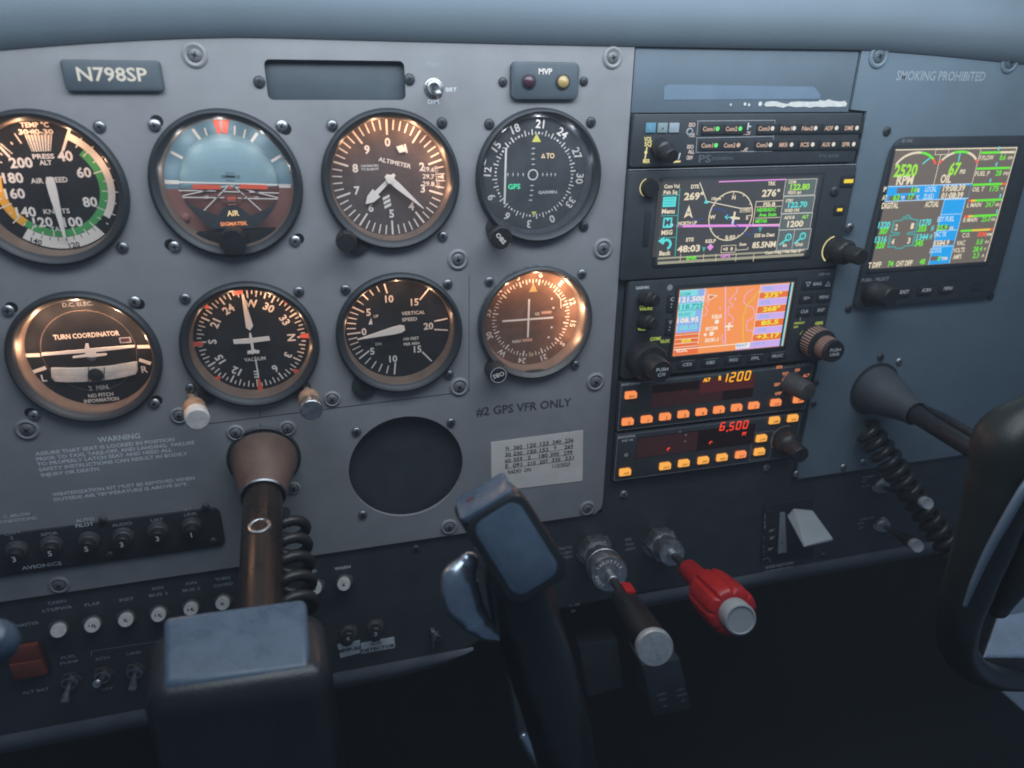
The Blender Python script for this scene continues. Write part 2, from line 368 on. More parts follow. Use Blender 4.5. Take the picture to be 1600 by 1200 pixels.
    def mesh(s, name, origin, subsurf=0):
        me = bpy.data.meshes.new(name); keys = []
        for m in s.m:
            if m not in keys: keys.append(m)
        o = Vector(origin)
        me.from_pydata([tuple(P(*(p-o))) for p in s.v], [], s.f)
        for k in keys: me.materials.append(MATS[k])
        me.polygons.foreach_set('material_index', [keys.index(m) for m in s.m])
        me.polygons.foreach_set('use_smooth', [True]*len(s.f)); me.update()
        me.set_sharp_from_angle(angle=math.radians(38))
        return me
    def build(s, name, parent=None, label=None, subsurf=0):
        o = bpy.data.objects.new(name, s.mesh(name, ORG[parent.name] if parent else (0, 0, 0))); C.objects.link(o)
        if parent: o.parent = parent; ORG[o.name] = ORG[parent.name]
        if label: o['label'] = label
        if subsurf:
            md = o.modifiers.new('smooth', 'SUBSURF'); md.levels = subsurf; md.render_levels = subsurf
        return o
    def build_words(s, parent):                             # every printed word a part of its own, the ruled lines one more
        used = set(); jobs = []
        for a, b in s.words: jobs.append(('lettering', range(a, b))); used.update(range(a, b))
        rest = [k for k in range(len(s.f)) if k not in used]
        if rest: jobs.append(('marking', rest))
        for nm, ks in jobs:
            q = MB(); mp = {}
            for k in ks:
                for v in s.f[k]:
                    if v not in mp: mp[v] = len(q.v); q.v.append(s.v[v])
                q.f.append(tuple(mp[v] for v in s.f[k])); q.m.append(s.m[k])
            q.build(nm, parent)
    def solo(s, name, org, label, cat, group=None, kind=None, subsurf=0):
        o = bpy.data.objects.new(name, s.mesh(name, org)); C.objects.link(o); o.location = P(*org); ORG[o.name] = Vector(org); tag(o, label, cat, group, kind)
        if subsurf:
            md = o.modifiers.new('smooth', 'SUBSURF'); md.levels = subsurf; md.render_levels = subsurf
        return o
ORG = {}
def tag(o, label=None, cat=None, group=None, kind=None):
    if label: o['label'] = label
    if cat: o['category'] = cat
    if group: o['group'] = group
    if kind: o['kind'] = kind
def thing(name, org, label, cat, group=None):
    o = bpy.data.objects.new(name, None); C.objects.link(o); o.location = P(*org); o.empty_display_size = .01
    ORG[o.name] = Vector(org); tag(o, label, cat, group); return o
def circ(c, r, n=64): return [(c[0]+r*math.cos(2*PI*k/n), c[1]+r*math.sin(2*PI*k/n)) for k in range(n)]

# ================================================================== STRUCTURE
WD = -11.5                                               # depth of the dials behind the bezels
b = MB(); b.rect2((-700, -800), (900, 260), -150, 'void'); b.build('bulkhead_backdrop')['kind'] = 'structure'
b = MB(); b.quad3([(-700, -760, -150), (900, -760, -150), (900, -760, 420), (-700, -760, 420)][::-1], 'void'); b.build('cabin_floor')['kind'] = 'structure'

# thin volume added for the glare veil, round the camera and everything built
b = MB(); q = [(-1000, -1900), (1300, -1900), (1300, 460), (-1000, 460)]; b.prism(q, -240, 560, 'void'); i = b.add([(x, y, -240) for x, y in q]); b.face((i+3, i+2, i+1, i), 'void'); hz = b.build('veil_volume'); hz['kind'] = 'stuff'
hm = bpy.data.materials.new('veil_volume'); hm.use_nodes = True; nt = hm.node_tree; nt.nodes.remove(nt.nodes['Principled BSDF'])
pv = nt.nodes.new('ShaderNodeVolumePrincipled'); pv.inputs['Density'].default_value = .08; pv.inputs['Color'].default_value = (.80, .90, 1, 1)
nt.links.new(pv.outputs[0], nt.nodes['Material Output'].inputs['Volume']); hz.data.materials.clear(); hz.data.materials.append(hm)
# screws -----------------------------------------------------------
def screw(parent, px, r=3.6, kind='steel_dull', cup=0, w=-1, slot=None, at=None):
    u, v = at or S(px[0], px[1], w+1); mb = MB(); t = random.uniform(0, 90)
    if cup:
        mb.lathe([(cup, 0), (cup*.97, .8), (cup*.80, 1.4), (r*1.02, .7), (r, .2)], (u, v, w), {'screw_dark': 'screw_dark', 'screw_slate': 'panel_slate'}.get(kind, 'panel_grey'), n=24)
    if slot is not None:                                  # the open end of a slotted mounting hole beside the head
        a = math.radians(slot); mb.disc((u+math.sin(a)*r*.75, v+math.cos(a)*r*.75), r*1.0, w+.06, 'screw_slot', 18)
    mb.lathe([(r, .05), (r*.98, .7), (r*.8, 1.3), (r*.45, 1.6), (.02, 1.7)], (u, v, w+(.3 if cup else .05)), kind, n=20)
    z = w+1.82+(.3 if cup else 0)
    for k in (0, 90):
        a = math.radians(t+k); d = Vector((math.cos(a), math.sin(a))); n = Vector((-d.y, d.x)); L = r*.55; h = r*.13
        mb.poly([Vector((u, v))+d*L+n*h*.4, Vector((u, v))-d*L+n*h*.4, Vector((u, v))-d*L-n*h*.4, Vector((u, v))+d*L-n*h*.4], z-.12+k*.0002, 'screw_slot')
        mb.poly([Vector((u, v))+d*L*.5+n*h, Vector((u, v))-d*L*.5+n*h, Vector((u, v))-d*L*.5-n*h, Vector((u, v))+d*L*.5-n*h], z+.02+k*.0002, 'screw_slot')
    mb.build('screw', parent)

# main panel -------------------------------------------------------
CX = [-138.15, -45.76, 46.55, 138.9]; R1, R2 = 0, -96.9
HOLES = [circ((x, R1), 38.5) for x in CX]+[circ((x, R2), 38.5) for x in CX]+[circ((46.0, -197.6), 40.3, 72)]
HOLES.append(MB().rrect_pts(19.5, 55.3, 76, 20.6, 3))
panel = thing('instrument_panel', (0, -260, -1), 'large light grey painted instrument panel carrying the eight round flight gauges', 'panel')
b = MB(); b.plate([(-330, -260.5), (192, -260.5), (197.2, -256), (198, -250), (198, 77.5), (-330, 77.5)], HOLES, -1, 2.2, 'panel_grey'); b.build('panel_sheet', panel)
b = MB(); b.line([S(318, 663, -1), S(500, 640.5, -1), S(728, 612, -1)], .55, -.93, 'seam'); b.line([S(733, 430, -1), S(733, 612, -1)], .35, -.93, 'seam')
b.line([S(407, 663, -1), S(407, 682, -1)], .5, -.92, 'seam'); b.line([S(406, 640, -1), S(407, 652, -1)], .4, -.92, 'seam')
b.build('panel_seam', panel)
b = MB()
L = -0.9
b.text('WARNING', S(186, 684, -1), 3.4, L, 'mark_dim', 24, bold=.02)
z = Z(0, 640, 4.4444)
for t, x0, y0, x1, y1 in (('ASSURE THAT SEAT IS LOCKED IN POSITION', 245, 310, 1210, 205), ('PRIOR TO TAXI, TAKE-OFF, AND LANDING.  FAILURE', 253, 347, 1350, 226), ('TO PROPERLY LATCH SEAT AND HEED ALL', 258, 383, 1195, 276),
                          ('SAFETY INSTRUCTIONS CAN RESULT IN BODILY', 270, 420, 1302, 302), ('INJURY OR DEATH.', 285, 453, 697, 412), ('WINTERIZATION KIT MUST BE REMOVED WHEN', 362, 592, 1350, 473), ('OUTSIDE AIR TEMPERATURE IS ABOVE 20°F.', 370, 626, 1305, 515)):
    if t.startswith('WINTER'): b.build('lettering', panel); b = MB()
    A, B = z(x0, y0, -1), z(x1, y1, -1)
    b.text(t, ((A[0]+B[0])/2, (A[1]+B[1])/2), 2.3, L, 'mark_dim', abs(B[0]-A[0]), bold=.03)
b.build('lettering', panel); b = MB()
b.text('C. BELOW', z(118, 733, -1), 2.1, L, 'mark_dim', 15, bold=.015); b.text('ONDITIONS.', z(130, 765, -1), 2.1, L, 'mark_dim', 21, bold=.015)
b.build('lettering', panel); b = MB()
A, B = S(744, 645, -1), S(893, 627, -1)
b.text('#2 GPS VFR ONLY', ((A[0]+B[0])/2, (A[1]+B[1])/2), 6.2, L, 'print_dark', B[0]-A[0])
b.build('lettering', panel)
for px, r, cup in (((42, 672), 4.0, 6.8), ((716, 406), 4.0, 6.8), ((718, 605), 4.0, 6.8), ((943, 389), 4.2, 7.0), ((931, 597), 4.2, 7.0), ((519, 624), 3.6, 5.6), ((280, 650), 3.6, 5.6),
                   ((368, 677), 3.6, 5.6), ((449, 670), 3.6, 5.6), ((459, 763), 3.2, 4.6), ((702, 824), 4.0, 6.5), ((918, 795), 4.0, 6.5), ((92, 915), 4.0, 6.5), ((304, 86), 3.6, 6.4), ((958, 90), 3.6, 6.4)):
    screw(panel, px, r, 'screw_paint', cup)
for px, sl in (((241, 196), 35), ((440, 197), 130), ((273, 386), 300), ((461, 377), 60), ((210, 472), 130), ((12, 486), 50), ((241, 631), 40), ((53, 650), 320)):
    screw(panel, px, 3.3, 'steel', 0, slot=sl)
for px in ((155, 198), (191, 387), (289, 467), (467, 456), (298, 607), (540, 453), (700, 444), (702, 586), (519, 196), (765, 440), (910, 428), (899, 571), (557, 663+12), (705, 661), (567, 805), (692, 370)):
    screw(panel, px, 3.2, 'steel_dull')
for px in ((691, 192), (765, 194), (924, 191), (913, 354), (405, 128), (640, 124)): screw(panel, px, 3.2, 'screw_dark')
# plate behind the empty round opening
b = MB(); b.disc((46, -197.6), 46, -8, 'black_panel', 48); b.lathe([(41, -3.4), (45, -8)], (46, -197.6), 'black_panel', n=48)
b.solo('blanked_opening_backing', (46, -197.6, -8), 'dark plate seen through the empty round cut-out left of the paper card', 'backing plate')
# blank cover
b = MB(); b.rbox(19.5, 55.3, 79, 23.6, 3, -9, -5.5, 'name_plate', .5); b.solo('cover_plate', (19.5, 44, -7), 'long blank slate cover recessed in a rounded slot above the altimeter', 'cover plate')
# registration placard
b = MB(); z = Z(0, 60, 4)
pl = thing('registration_placard', (-93.5, 50, -1), 'dark plastic nameplate engraved N798SP at the top left', 'placard')
b.rbox2((-117, 64.2), (-70.2, 49.3), 2, -1, 2.2, 'name_plate', .9); b.build('plate', pl)
b = MB(); b.text('N798SP', (-93.6, 57.4), 6.2, 2.35, 'mark_cream', 33, bold=.0); b.build('lettering', pl)
# dimmer toggle
t = thing('toggle_switch', (73.8, 51.4, -1), 'small chrome toggle switch marked DIM beside the blank slate cover', 'switch')
b = MB(); b.lathe([(5.6, 0), (5.6, .6), (4.9, 1.1), (4.3, 1.1)], (73.8, 51.4, -1), 'zinc', n=28); b.lathe([(4.2, 0), (4.2, 2.2), (3.4, 2.6), (2.6, 2.3), (2.4, .5)], (73.8, 51.4, -1), 'steel', n=24, cap1=True); b.build('bushing', t)
b = MB(); b.tube([(73.8, 51.2, 0), (73.9, 49.5, 9), (74, 48.6, 14), (74, 48.4, 15)], [1.3, 1.6, 2.2, 1.0], 'steel_dull'); b.build('lever', t)
for q in (('TEST', S(676, 101, -1), 2.1, L, 'mark_ghost', 7.5), ('BRT', S(705, 140, -1), 2.1, L, 'mark_dim', 6.5), ('DIM', S(677, 159, -1), 2.3, L, 'mark_dim', 6.3)): b = MB(); b.text(*q); b.build('lettering', t)
# annunciator
t = thing('annunciator', (140.7, 46, -1), 'slate warning light box lettered MVP with one red and one amber lens', 'annunciator')
b = MB(); b.rbox(140.7, 55.8, 42.6, 20.8, 3.5, -1, 2.6, 'name_plate', 1.2); b.build('housing', t)
z = Z(700, 60, 5.3333)
for (x, y), m in (((675, 358), 'lens_red'), ((958, 362), 'lens_amber')):
    c = z(x, y, 3); b = MB(); b.lathe([(4.4, 0), (4.4, .8), (3.6, 1)], (c[0], c[1], 2.5), 'bezel', n=24); b.lathe([(3.5, .4), (3.3, 1.6), (2.2, 2.5), (.02, 2.9)], (c[0], c[1], 2.5), m, n=24); b.build('lens', t)
b = MB(); b.text('MVP', z(812, 275, 2.7), 3.0, 2.75, 'mark', 8.4, bold=.03); b.build('lettering', t)
for px in ((786, 128), (913, 127)): screw(panel, px, 2.7, 'screw_dark')

# center stack frame, right panel, lower panel ---------------------
b = MB(); b.plate([(198.6, -262), (373.4, -262), (373.4, 38.2), (360.4, 38.2), (360.4, 78), (198.6, 78)], [[(204, -235), (366, -235), (366, 34), (356.5, 34), (356.5, 74), (204, 74)]], -3, 3, 'black_panel')
cs = thing('radio_stack_frame', (280, -262, -3), 'black upright frame holding the radios between the grey panels', 'frame'); b.build('frame_sheet', cs)
b = MB(); b.rbox2((199.2, 77.8), (360.2, 37.6), .4, -2.98, -2.3, 'bay_blue', .2)
b.build('blank_plate', cs)
z = Z(970, 60, 4)
b = MB(); b.prism([z(*q, -2.3) for q in ((272, 302), (300, 288), (1205, 302), (1222, 318), (1248, 352), (1242, 378), (268, 384))], -2.3, -2.1, 'bay_tape'); b.build('tape_strip', cs)
b = MB(); top = [(893, 415), (905, 398), (940, 392), (975, 394), (1000, 402), (1040, 410), (1060, 398), (1110, 394), (1180, 396), (1235, 394), (1242, 384), (1270, 391), (1300, 380), (1325, 390), (1370, 395), (1400, 390), (1412, 408)]
bot = [(1405, 425), (1360, 428), (1300, 426), (1260, 430), (1215, 426), (1180, 433), (1150, 427), (1090, 430), (1040, 422), (1015, 434), (960, 424), (905, 426)]
b.poly([z(*q, -2.3) for q in top+bot], -2.0, 'chip')
for x, y, r in ((686, 414, .8), (775, 410, 1.1), (800, 415, 1.0), (870, 409, 1.5)): b.disc(z(x, y, -2.3), r, -2.0, 'chip', 7)
b.build('paint_chip', cs)
for px in ((975, 773), (1198, 731)): screw(cs, px, 3.4, 'steel', w=-3)
rp = thing('slate_dashboard', (480, -255, -1), 'dark slate right-hand panel lettered SMOKING PROHIBITED', 'panel')
b = MB(); b.plate([(361.2, 77.5), (361.2, 39.2), (374.2, 38.2), (374.2, -252), (378, -255.6), (720, -255.6), (720, 60), (560, 69), (430, 77.5)], [[(404, 15), (512, 15), (512, -75), (404, -75)][::-1]], -1, 2.2, 'panel_slate'); b.build('panel_sheet', rp)
b = MB(); A, B = S(1401, 118, -1), S(1540, 117, -1); b.text('SMOKING PROHIBITED', ((A[0]+B[0])/2, A[1]), 5.8, L, 'mark_ghost', B[0]-A[0]); b.build('lettering', rp)
for px, r, cup in (((1374, 88), 4.4, 7.6), ((1579, 97), 4.4, 7.6)): screw(rp, px, r, 'screw_slate', cup)
for px in ((1387, 205), (1327, 482), (1549, 463), (1377, 558)): screw(rp, px, 3.2, 'screw_dark')
for px in ((1319, 730), (1350, 722), (1245, 741), (1406, 565)): screw(rp, px, 3.0, 'steel')

lp = thing('switch_panel', (0, -375, -3), 'black lower panel with circuit breakers and switches under the grey panel', 'panel')
b = MB(); b.plate([(-330, -376), (74, -376), (90, -374), (104, -366), (116, -353), (240, -350), (560, -354), (720, -356), (720, -255), (374, -255), (374, -262), (-330, -262)], [], -3, 2, 'black_panel'); b.build('panel_sheet', lp)
b = MB()                                                   # rolled lower lips
def lip(u0, u1, v, taper, rr):
    prof = [(0, 0), (1.5, -3), (2.5, -8), (0, -16), (-8, -25), (-22, -30)]
    ids = []
    for u, k in ((u0, 1), (u1-taper, 1), (u1-taper*.4, .8), (u1-taper*.12, .45), (u1, .12)) if taper else ((u0, 1), (u1, 1)):
        ids.append(b.add([(u, v+q[1]*k*rr, -3+q[0]*rr) for q in prof]))
    for a, c in zip(ids, ids[1:]):
        for j in range(len(prof)-1): b.face((a+j, a+j+1, c+j+1, c+j), 'lip')
mat('lip', (.11, .12, .14), .5, noise=.15, nscale=40, bump=.2, bscale=900)
lip(-330, 92, -376, 60, 1.0); b.build('left_lip', lp)
b = MB(); lip(236, 720, -352, 0, .9); b.build('right_lip', lp)
for px in ((650, 857), (1255, 788), (1203, 801), (1287, 868)): screw(lp, px, 2.6, 'screw_dark', w=-3)

# glareshield ------------------------------------------------------
b = MB(); us = [-330+i*1050/42 for i in range(43)]; ids = []
for u in us:
    if u < -20: base = 76.2-8.0*((u+20)/-122)**1.6
    elif u < 360: base = 76.2+1.2*math.sin((u+20)/380*PI)*-.6
    else: base = 76.2-7.0*((u-360)/138)**1.3
    pr = [(-60, .5), (-2, .1), (-.2, 0), (2.6, 2.4), (5.6, 7), (8.2, 12.5), (9.6, 19), (8.4, 28), (4, 38), (-10, 52), (-70, 66)]
    ids.append(b.add([(u, base+q[1], q[0]) for q in pr]))
for a, c in zip(ids, ids[1:]):
    for j in range(10): b.face((a+j, c+j, c+j+1, a+j+1), 'pad')
b.solo('glareshield', (150, 80, 0), 'blue grey padded cowling running across the top above all gauges', 'cowling')

# ================================================================== ROUND GAUGES
WARM = (1.0, .60, .36)
def gauge(name, label, cat, c, dial, r=41, rin=35.6, power=0, pa=0, wall='rim', bez=None, lugs=(), depth=WD, faceglass='glass', pcol=WARM):
    t = thing(name, (c[0], c[1]-r, 0), label, cat)
    b = MB(); m = bez or 'bezel'
    b.lathe([(r, -1), (r, 1.6), (r-.7, 3.1), (r-2, 3.8), (rin+2.6, 3.4), (rin+.9, 2.2), (rin, .2)], (c[0], c[1], 0), m, n=72)
    for a, rr, ext in lugs:
        A = math.radians(a); p = (c[0]+math.sin(A)*(r+ext), c[1]+math.cos(A)*(r+ext))
        hull = [(p[0]+math.sin(x)*rr, p[1]+math.cos(x)*rr) for x in [A-PI*.55+PI*1.1*k/12 for k in range(13)]]
        hull += [(c[0]+math.sin(A+x)*(r-1.5), c[1]+math.cos(A+x)*(r-1.5)) for x in (.42, .0, -.42)]
        b.prism(hull, -.9, 1.5, m, .5); b.disc(p, rr*.36, 1.56, 'screw_slot', 16)
    b.build('bezel', t)
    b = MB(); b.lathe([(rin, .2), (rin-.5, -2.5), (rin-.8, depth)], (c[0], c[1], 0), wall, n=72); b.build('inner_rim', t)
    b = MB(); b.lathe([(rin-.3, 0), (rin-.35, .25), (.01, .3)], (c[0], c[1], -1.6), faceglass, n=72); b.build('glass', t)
    dial(t, c, depth)
    if power:
        for da, f in ((0, .34), (38, .24), (-38, .24), (75, .11), (-75, .11)):
            A = math.radians(pa+da); q = rin-4.2
            lamp('dial_bulb', 'POINT', (c[0]+math.sin(A)*q, c[1]+math.cos(A)*q, depth+9.2), power*f, pcol, .0003)
    return t
def base_disc(b, c, m, depth, r=35.4): b.disc(c, r, depth, m, 64)
def polar(c, a, r): a = math.radians(a); return (c[0]+r*math.sin(a), c[1]+r*math.cos(a))
def needle(b, c, a, tip, tail, wd, w, m, tipw=.5, shoulder=.0):
    A = math.radians(a); d = Vector((math.sin(A), math.cos(A))); n = Vector((d.y, -d.x)); c = Vector(c)
    pts = [c-d*tail-n*wd*.3, c-d*tail*.4-n*wd*.5, c+d*tip*shoulder-n*wd*.5, c+d*tip-n*tipw/2, c+d*tip+n*tipw/2, c+d*tip*shoulder+n*wd*.5, c-d*tail*.4+n*wd*.5, c-d*tail+n*wd*.3]
    b.prism([tuple(p) for p in pts], w, w+.6, m)

# --- airspeed
def dial_asi(t, c, D):
    b = MB(); base_disc(b, c, 'dial', D); k = 1.027; w = D+.15; z = Z(0, 60, 4); C0 = (c[0]+.2, c[1]+.3)
    ang = lambda kt: 27+(kt-40)*2.33 if kt < 120 else 213+(kt-120)*1.78
    b.arc(C0, 27.6, 31.2, 27, 126, w, 'mark'); b.arc(C0, 23.6, 27.6, 46, 222, w, 'green'); b.arc(C0, 23.6, 28.2, 222, 285, w, 'yellow')
    b.arc(C0, 27.8, 34.2, 142, 217, w+.02, 'mark', 22)                        # bottom window card
    for kt in range(40, 205, 5):
        a = ang(kt); big = kt % 10 == 0
        if kt == 40: b.tick(C0, 27, 21, 33.2, 1.3, w+.1, 'mark'); continue
        b.tick(C0, a, 23 if kt % 20 == 0 else (24.6 if big else 26), 28 if kt < 125 else (30 if big else 27.5), .55, w+.1, 'mark')
        if kt < 100: b.tick(C0, a, 31, 33.2 if big else 32.2, .55, w+.1, 'mark')
    for a in range(146, 216, 8): b.tick(C0, a, 28, 30, .4, w+.14, 'print_black')
    for n_, (x, y) in (('40', (407, 735)), ('60', (525, 838)), ('80', (563, 1022)), ('100', (457, 1147)), ('120', (268, 1148)), ('140', (163, 1085)), ('160', (93, 970)), ('180', (82, 872)), ('200', (132, 777))):
        b.text(n_, z(x, y, D), 5.0, w+.1, 'mark', None, bold=.03)
    b.text('AIR', z(232, 890, D), 2.6, w+.1, 'mark', bold=.02); b.text('SPEED', z(362, 883, D), 2.6, w+.1, 'mark', 9.5, bold=.02); b.text('KNOTS', z(355, 1080, D), 2.5, w+.1, 'mark', 13, bold=.02)
    z2 = Z(0, 340, 4); b.text('TAS', z2(355, 70, D), 2.4, w+.1, 'mark'); b.text('140', z2(228, 147, D), 2.9, w+.16, 'print_black', rot=22); b.text('120', z2(465, 170, D), 2.9, w+.16, 'print_black', rot=-8)
    z = Z(0, 160, 7.5)
    b.text('TEMP °C', z(405, 262, D), 2.4, w+.1, 'mark', 13.5, bold=.02); b.text('30+0-30', z(422, 345, D), 2.4, w+.1, 'mark', 16.5, bold=.03)
    P4 = [z(290, 380, D), z(610, 380, D), z(595, 572, D), z(375, 577, D)]; b.poly(P4, w+.02, 'mark')
    for i in range(8):
        f = (i+.5)/8; b.line([(P4[0][0]+(P4[1][0]-P4[0][0])*f, P4[0][1]), (P4[3][0]+(P4[2][0]-P4[3][0])*f, P4[3][1])], .5, w+.08, 'dial')
    A_, B_ = z(312, 440, D), z(600, 480, D); b.rect2((A_[0]+1, A_[1]), (B_[0]-1.2, B_[1]+.6), w+.05, 'mark_dim')
    b.text('PRESS', z(510, 632, D), 2.3, w+.1, 'mark', 10.5, bold=.03); b.text('ALT', z(535, 705, D), 2.3, w+.1, 'mark', 6, bold=.03)
    b.line([z(0, 520, D), z(110, 635, D)], 1.2, w+.1, 'mark')
    b.build('dial', t)
    b = MB(); needle(b, (-137.1, 1.2), 179, 28.6, 4.6, 4.4, D+3, 'mark', 1.2, .12); b.build('needle', t)
gauge('airspeed_indicator', 'round airspeed gauge with green and white arcs, needle near 107 knots', 'gauge', (CX[0], R1), dial_asi, power=.027, pa=-10)

# --- attitude
def dial_ai(t, c, D):
    z = Z(225, 160, 4.8); b = MB(); w = D+.15
    hz = -2.6
    def half(r, y, up, n=40):
        a0 = math.degrees(math.asin(max(-1, min(1, y/r)))); A = [math.radians(a0+(180-2*a0)*k/n) if up else math.radians(-180-a0+(180+2*a0)*k/n) for k in range(n+1)]
        return [(c[0]+r*math.cos(x), c[1]+r*math.sin(x)) for x in A]
    b.poly(half(35.4, hz, True), D, 'sky_blue'); b.poly(half(35.4, hz, False), D, 'ground_brown')
    b.build('dial', t)
    b = MB(); rad = 27.2                                  # bulging horizon drum
    N = 24
    for up in (1, 0):
        for i in range(N):
            for j in range(8):
                q = []
                for ii, jj in ((i, j), (i+1, j), (i+1, j+1), (i, j+1)):
                    f = -1+2*ii/N; x = math.sin(f*PI/2)*rad; lim = math.sqrt(max(0, rad*rad-x*x)); hh = max(-lim, min(lim, hz+.2))
                    y = hh+((lim if up else -lim)-hh)*jj/8; q.append((c[0]+x, c[1]+y, w+5.2*math.sqrt(max(0, 1-(x*x+y*y)/(rad*rad)))))
                if (Vector(q[0])-Vector(q[2])).length > .05 and (Vector(q[1])-Vector(q[3])).length > .05:
                    b.quad3(q if up else q[::-1], 'sky_pale' if up else 'ground_dark')
    b.build('horizon_drum', t)
    b = MB(); f = D+5.9
    def ln(p, q, wd=.55, m='mark'): b.line([z(*p, f), z(*q, f)], wd, f, m)
    ln((262, 598), (1000, 618), .9); ln((262, 660), (540, 664)); ln((590, 668), (730, 672)); ln((790, 672), (1010, 680)); ln((290, 712), (600, 714)); ln((705, 718), (1000, 724))
    ln((640, 622), (290, 700)); ln((640, 622), (1005, 715)); ln((632, 625), (445, 815)); ln((672, 625), (875, 808))
    b.text('10', z(470, 710, f), 1.7, f+.15, 'mark', bold=.02); b.text('10', z(845, 716, f), 1.7, f+.15, 'mark', bold=.02)
    for y, n_ in ((527, 70), (582, 60)): b.line([z(645-n_/2, y, f), z(645+n_/2, y+2, f)], .3, f, 'print_dark')
    b.line([z(610, 552, f), z(680, 555, f)], .9, f, 'print_black'); b.text('10', z(590, 553, f), 1.4, f+.1, 'print_dark'); b.text('10', z(705, 556, f), 1.4, f+.1, 'print_dark')
    b.build('horizon_marking', t)
    b = MB(); f = D+.3
    for p, q, wd in (((208, 375), (288, 418), 1.6), ((368, 205), (420, 275), 1.6), ((455, 195), (472, 245), .9), ((680, 180), (680, 240), .9), ((760, 205), (748, 262), .9), ((845, 235), (805, 295), 1.6), ((1022, 402), (950, 445), 1.6), ((165, 597), (255, 600), 2.2), ((1012, 626), (1092, 628), 2.2)):
        b.line([z(*p, f), z(*q, f)], wd, f, 'mark')
    for x0, x1, x2, x3 in ((512, 572, 578, 558), (582, 638, 622, 590)): b.poly([z(x0, 132, f), z(x1, 132, f), z(x2, 252, f), z(x3, 255, f)], f, 'orange')
    b.build('bank_scale', t)
    f = D+6.6
    b = MB(); b.line([z(375, 632, f), z(565, 636, f)], 2.5, f, 'orange'); b.line([z(725, 630, f), z(915, 636, f)], 2.5, f, 'orange'); b.tri(z(645, 632, f), 0, .9, 2.2, 2.6, f, 'orange')
    b.arc(z(645, 640, f), 8.2, 8.9, 110, 250, f, 'ground_dark'); b.rect(*z(657, 740, f), 4.6, 4.8, f, 'ground_brown'); b.rect(*z(657, 718, f), 4.6, 1.2, f+.05, 'orange')
    b.build('aircraft_symbol', t)
    b = MB(); f = D+6.0
    pts = [z(x, y, f) for x, y in ((310, 750), (420, 800), (560, 850), (590, 795), (655, 770), (725, 790), (800, 850), (900, 810), (1000, 740), (930, 850), (860, 925), (810, 945), (510, 945), (430, 880))]
    b.prism(pts, f-.2, f+.4, 'bezel'); b.text('AIR', z(668, 830, f), 3.0, f+.6, 'e_air', 6.6, bold=.02); b.text('SIGMATEK', z(675, 908, f), 2.0, f+.6, 'e_warmlit', 15, bold=.03); b.build('mask_plate', t)
    b = MB(); a = [polar(c, x, 35.2) for x in range(139, 224, 5)]; b.prism(a, D+.3, D+7, 'dial'); b.build('lower_mask', t)
    kn = S(368, 378, 2); b = MB()
    b.lathe([(6.6, 0), (6.6, 5), (7.2, 6), (7.4, 14), (6.9, 15.2), (.01, 15.4)], (kn[0]-.5, kn[1]+2, -2), 'knob_black', n=40, rmod=lambda A, t_: 1+(.03*math.cos(16*A) if t_ > 5 else 0)); b.build('knob', t)
    b = MB(); kc = z(310, 865, D+1); b.lathe([(2.4, 0), (2.4, 1), (1.5, 1.6), (.01, 1.7)], (kc[0], kc[1], D+.2), 'ground_brown', n=16); b.build('rivet', t)
gauge('attitude_indicator', 'round artificial horizon, blue sky over brown ground with orange wings', 'gauge', (CX[1], R1), dial_ai, power=.012, pa=0, pcol=(1, .97, .94))

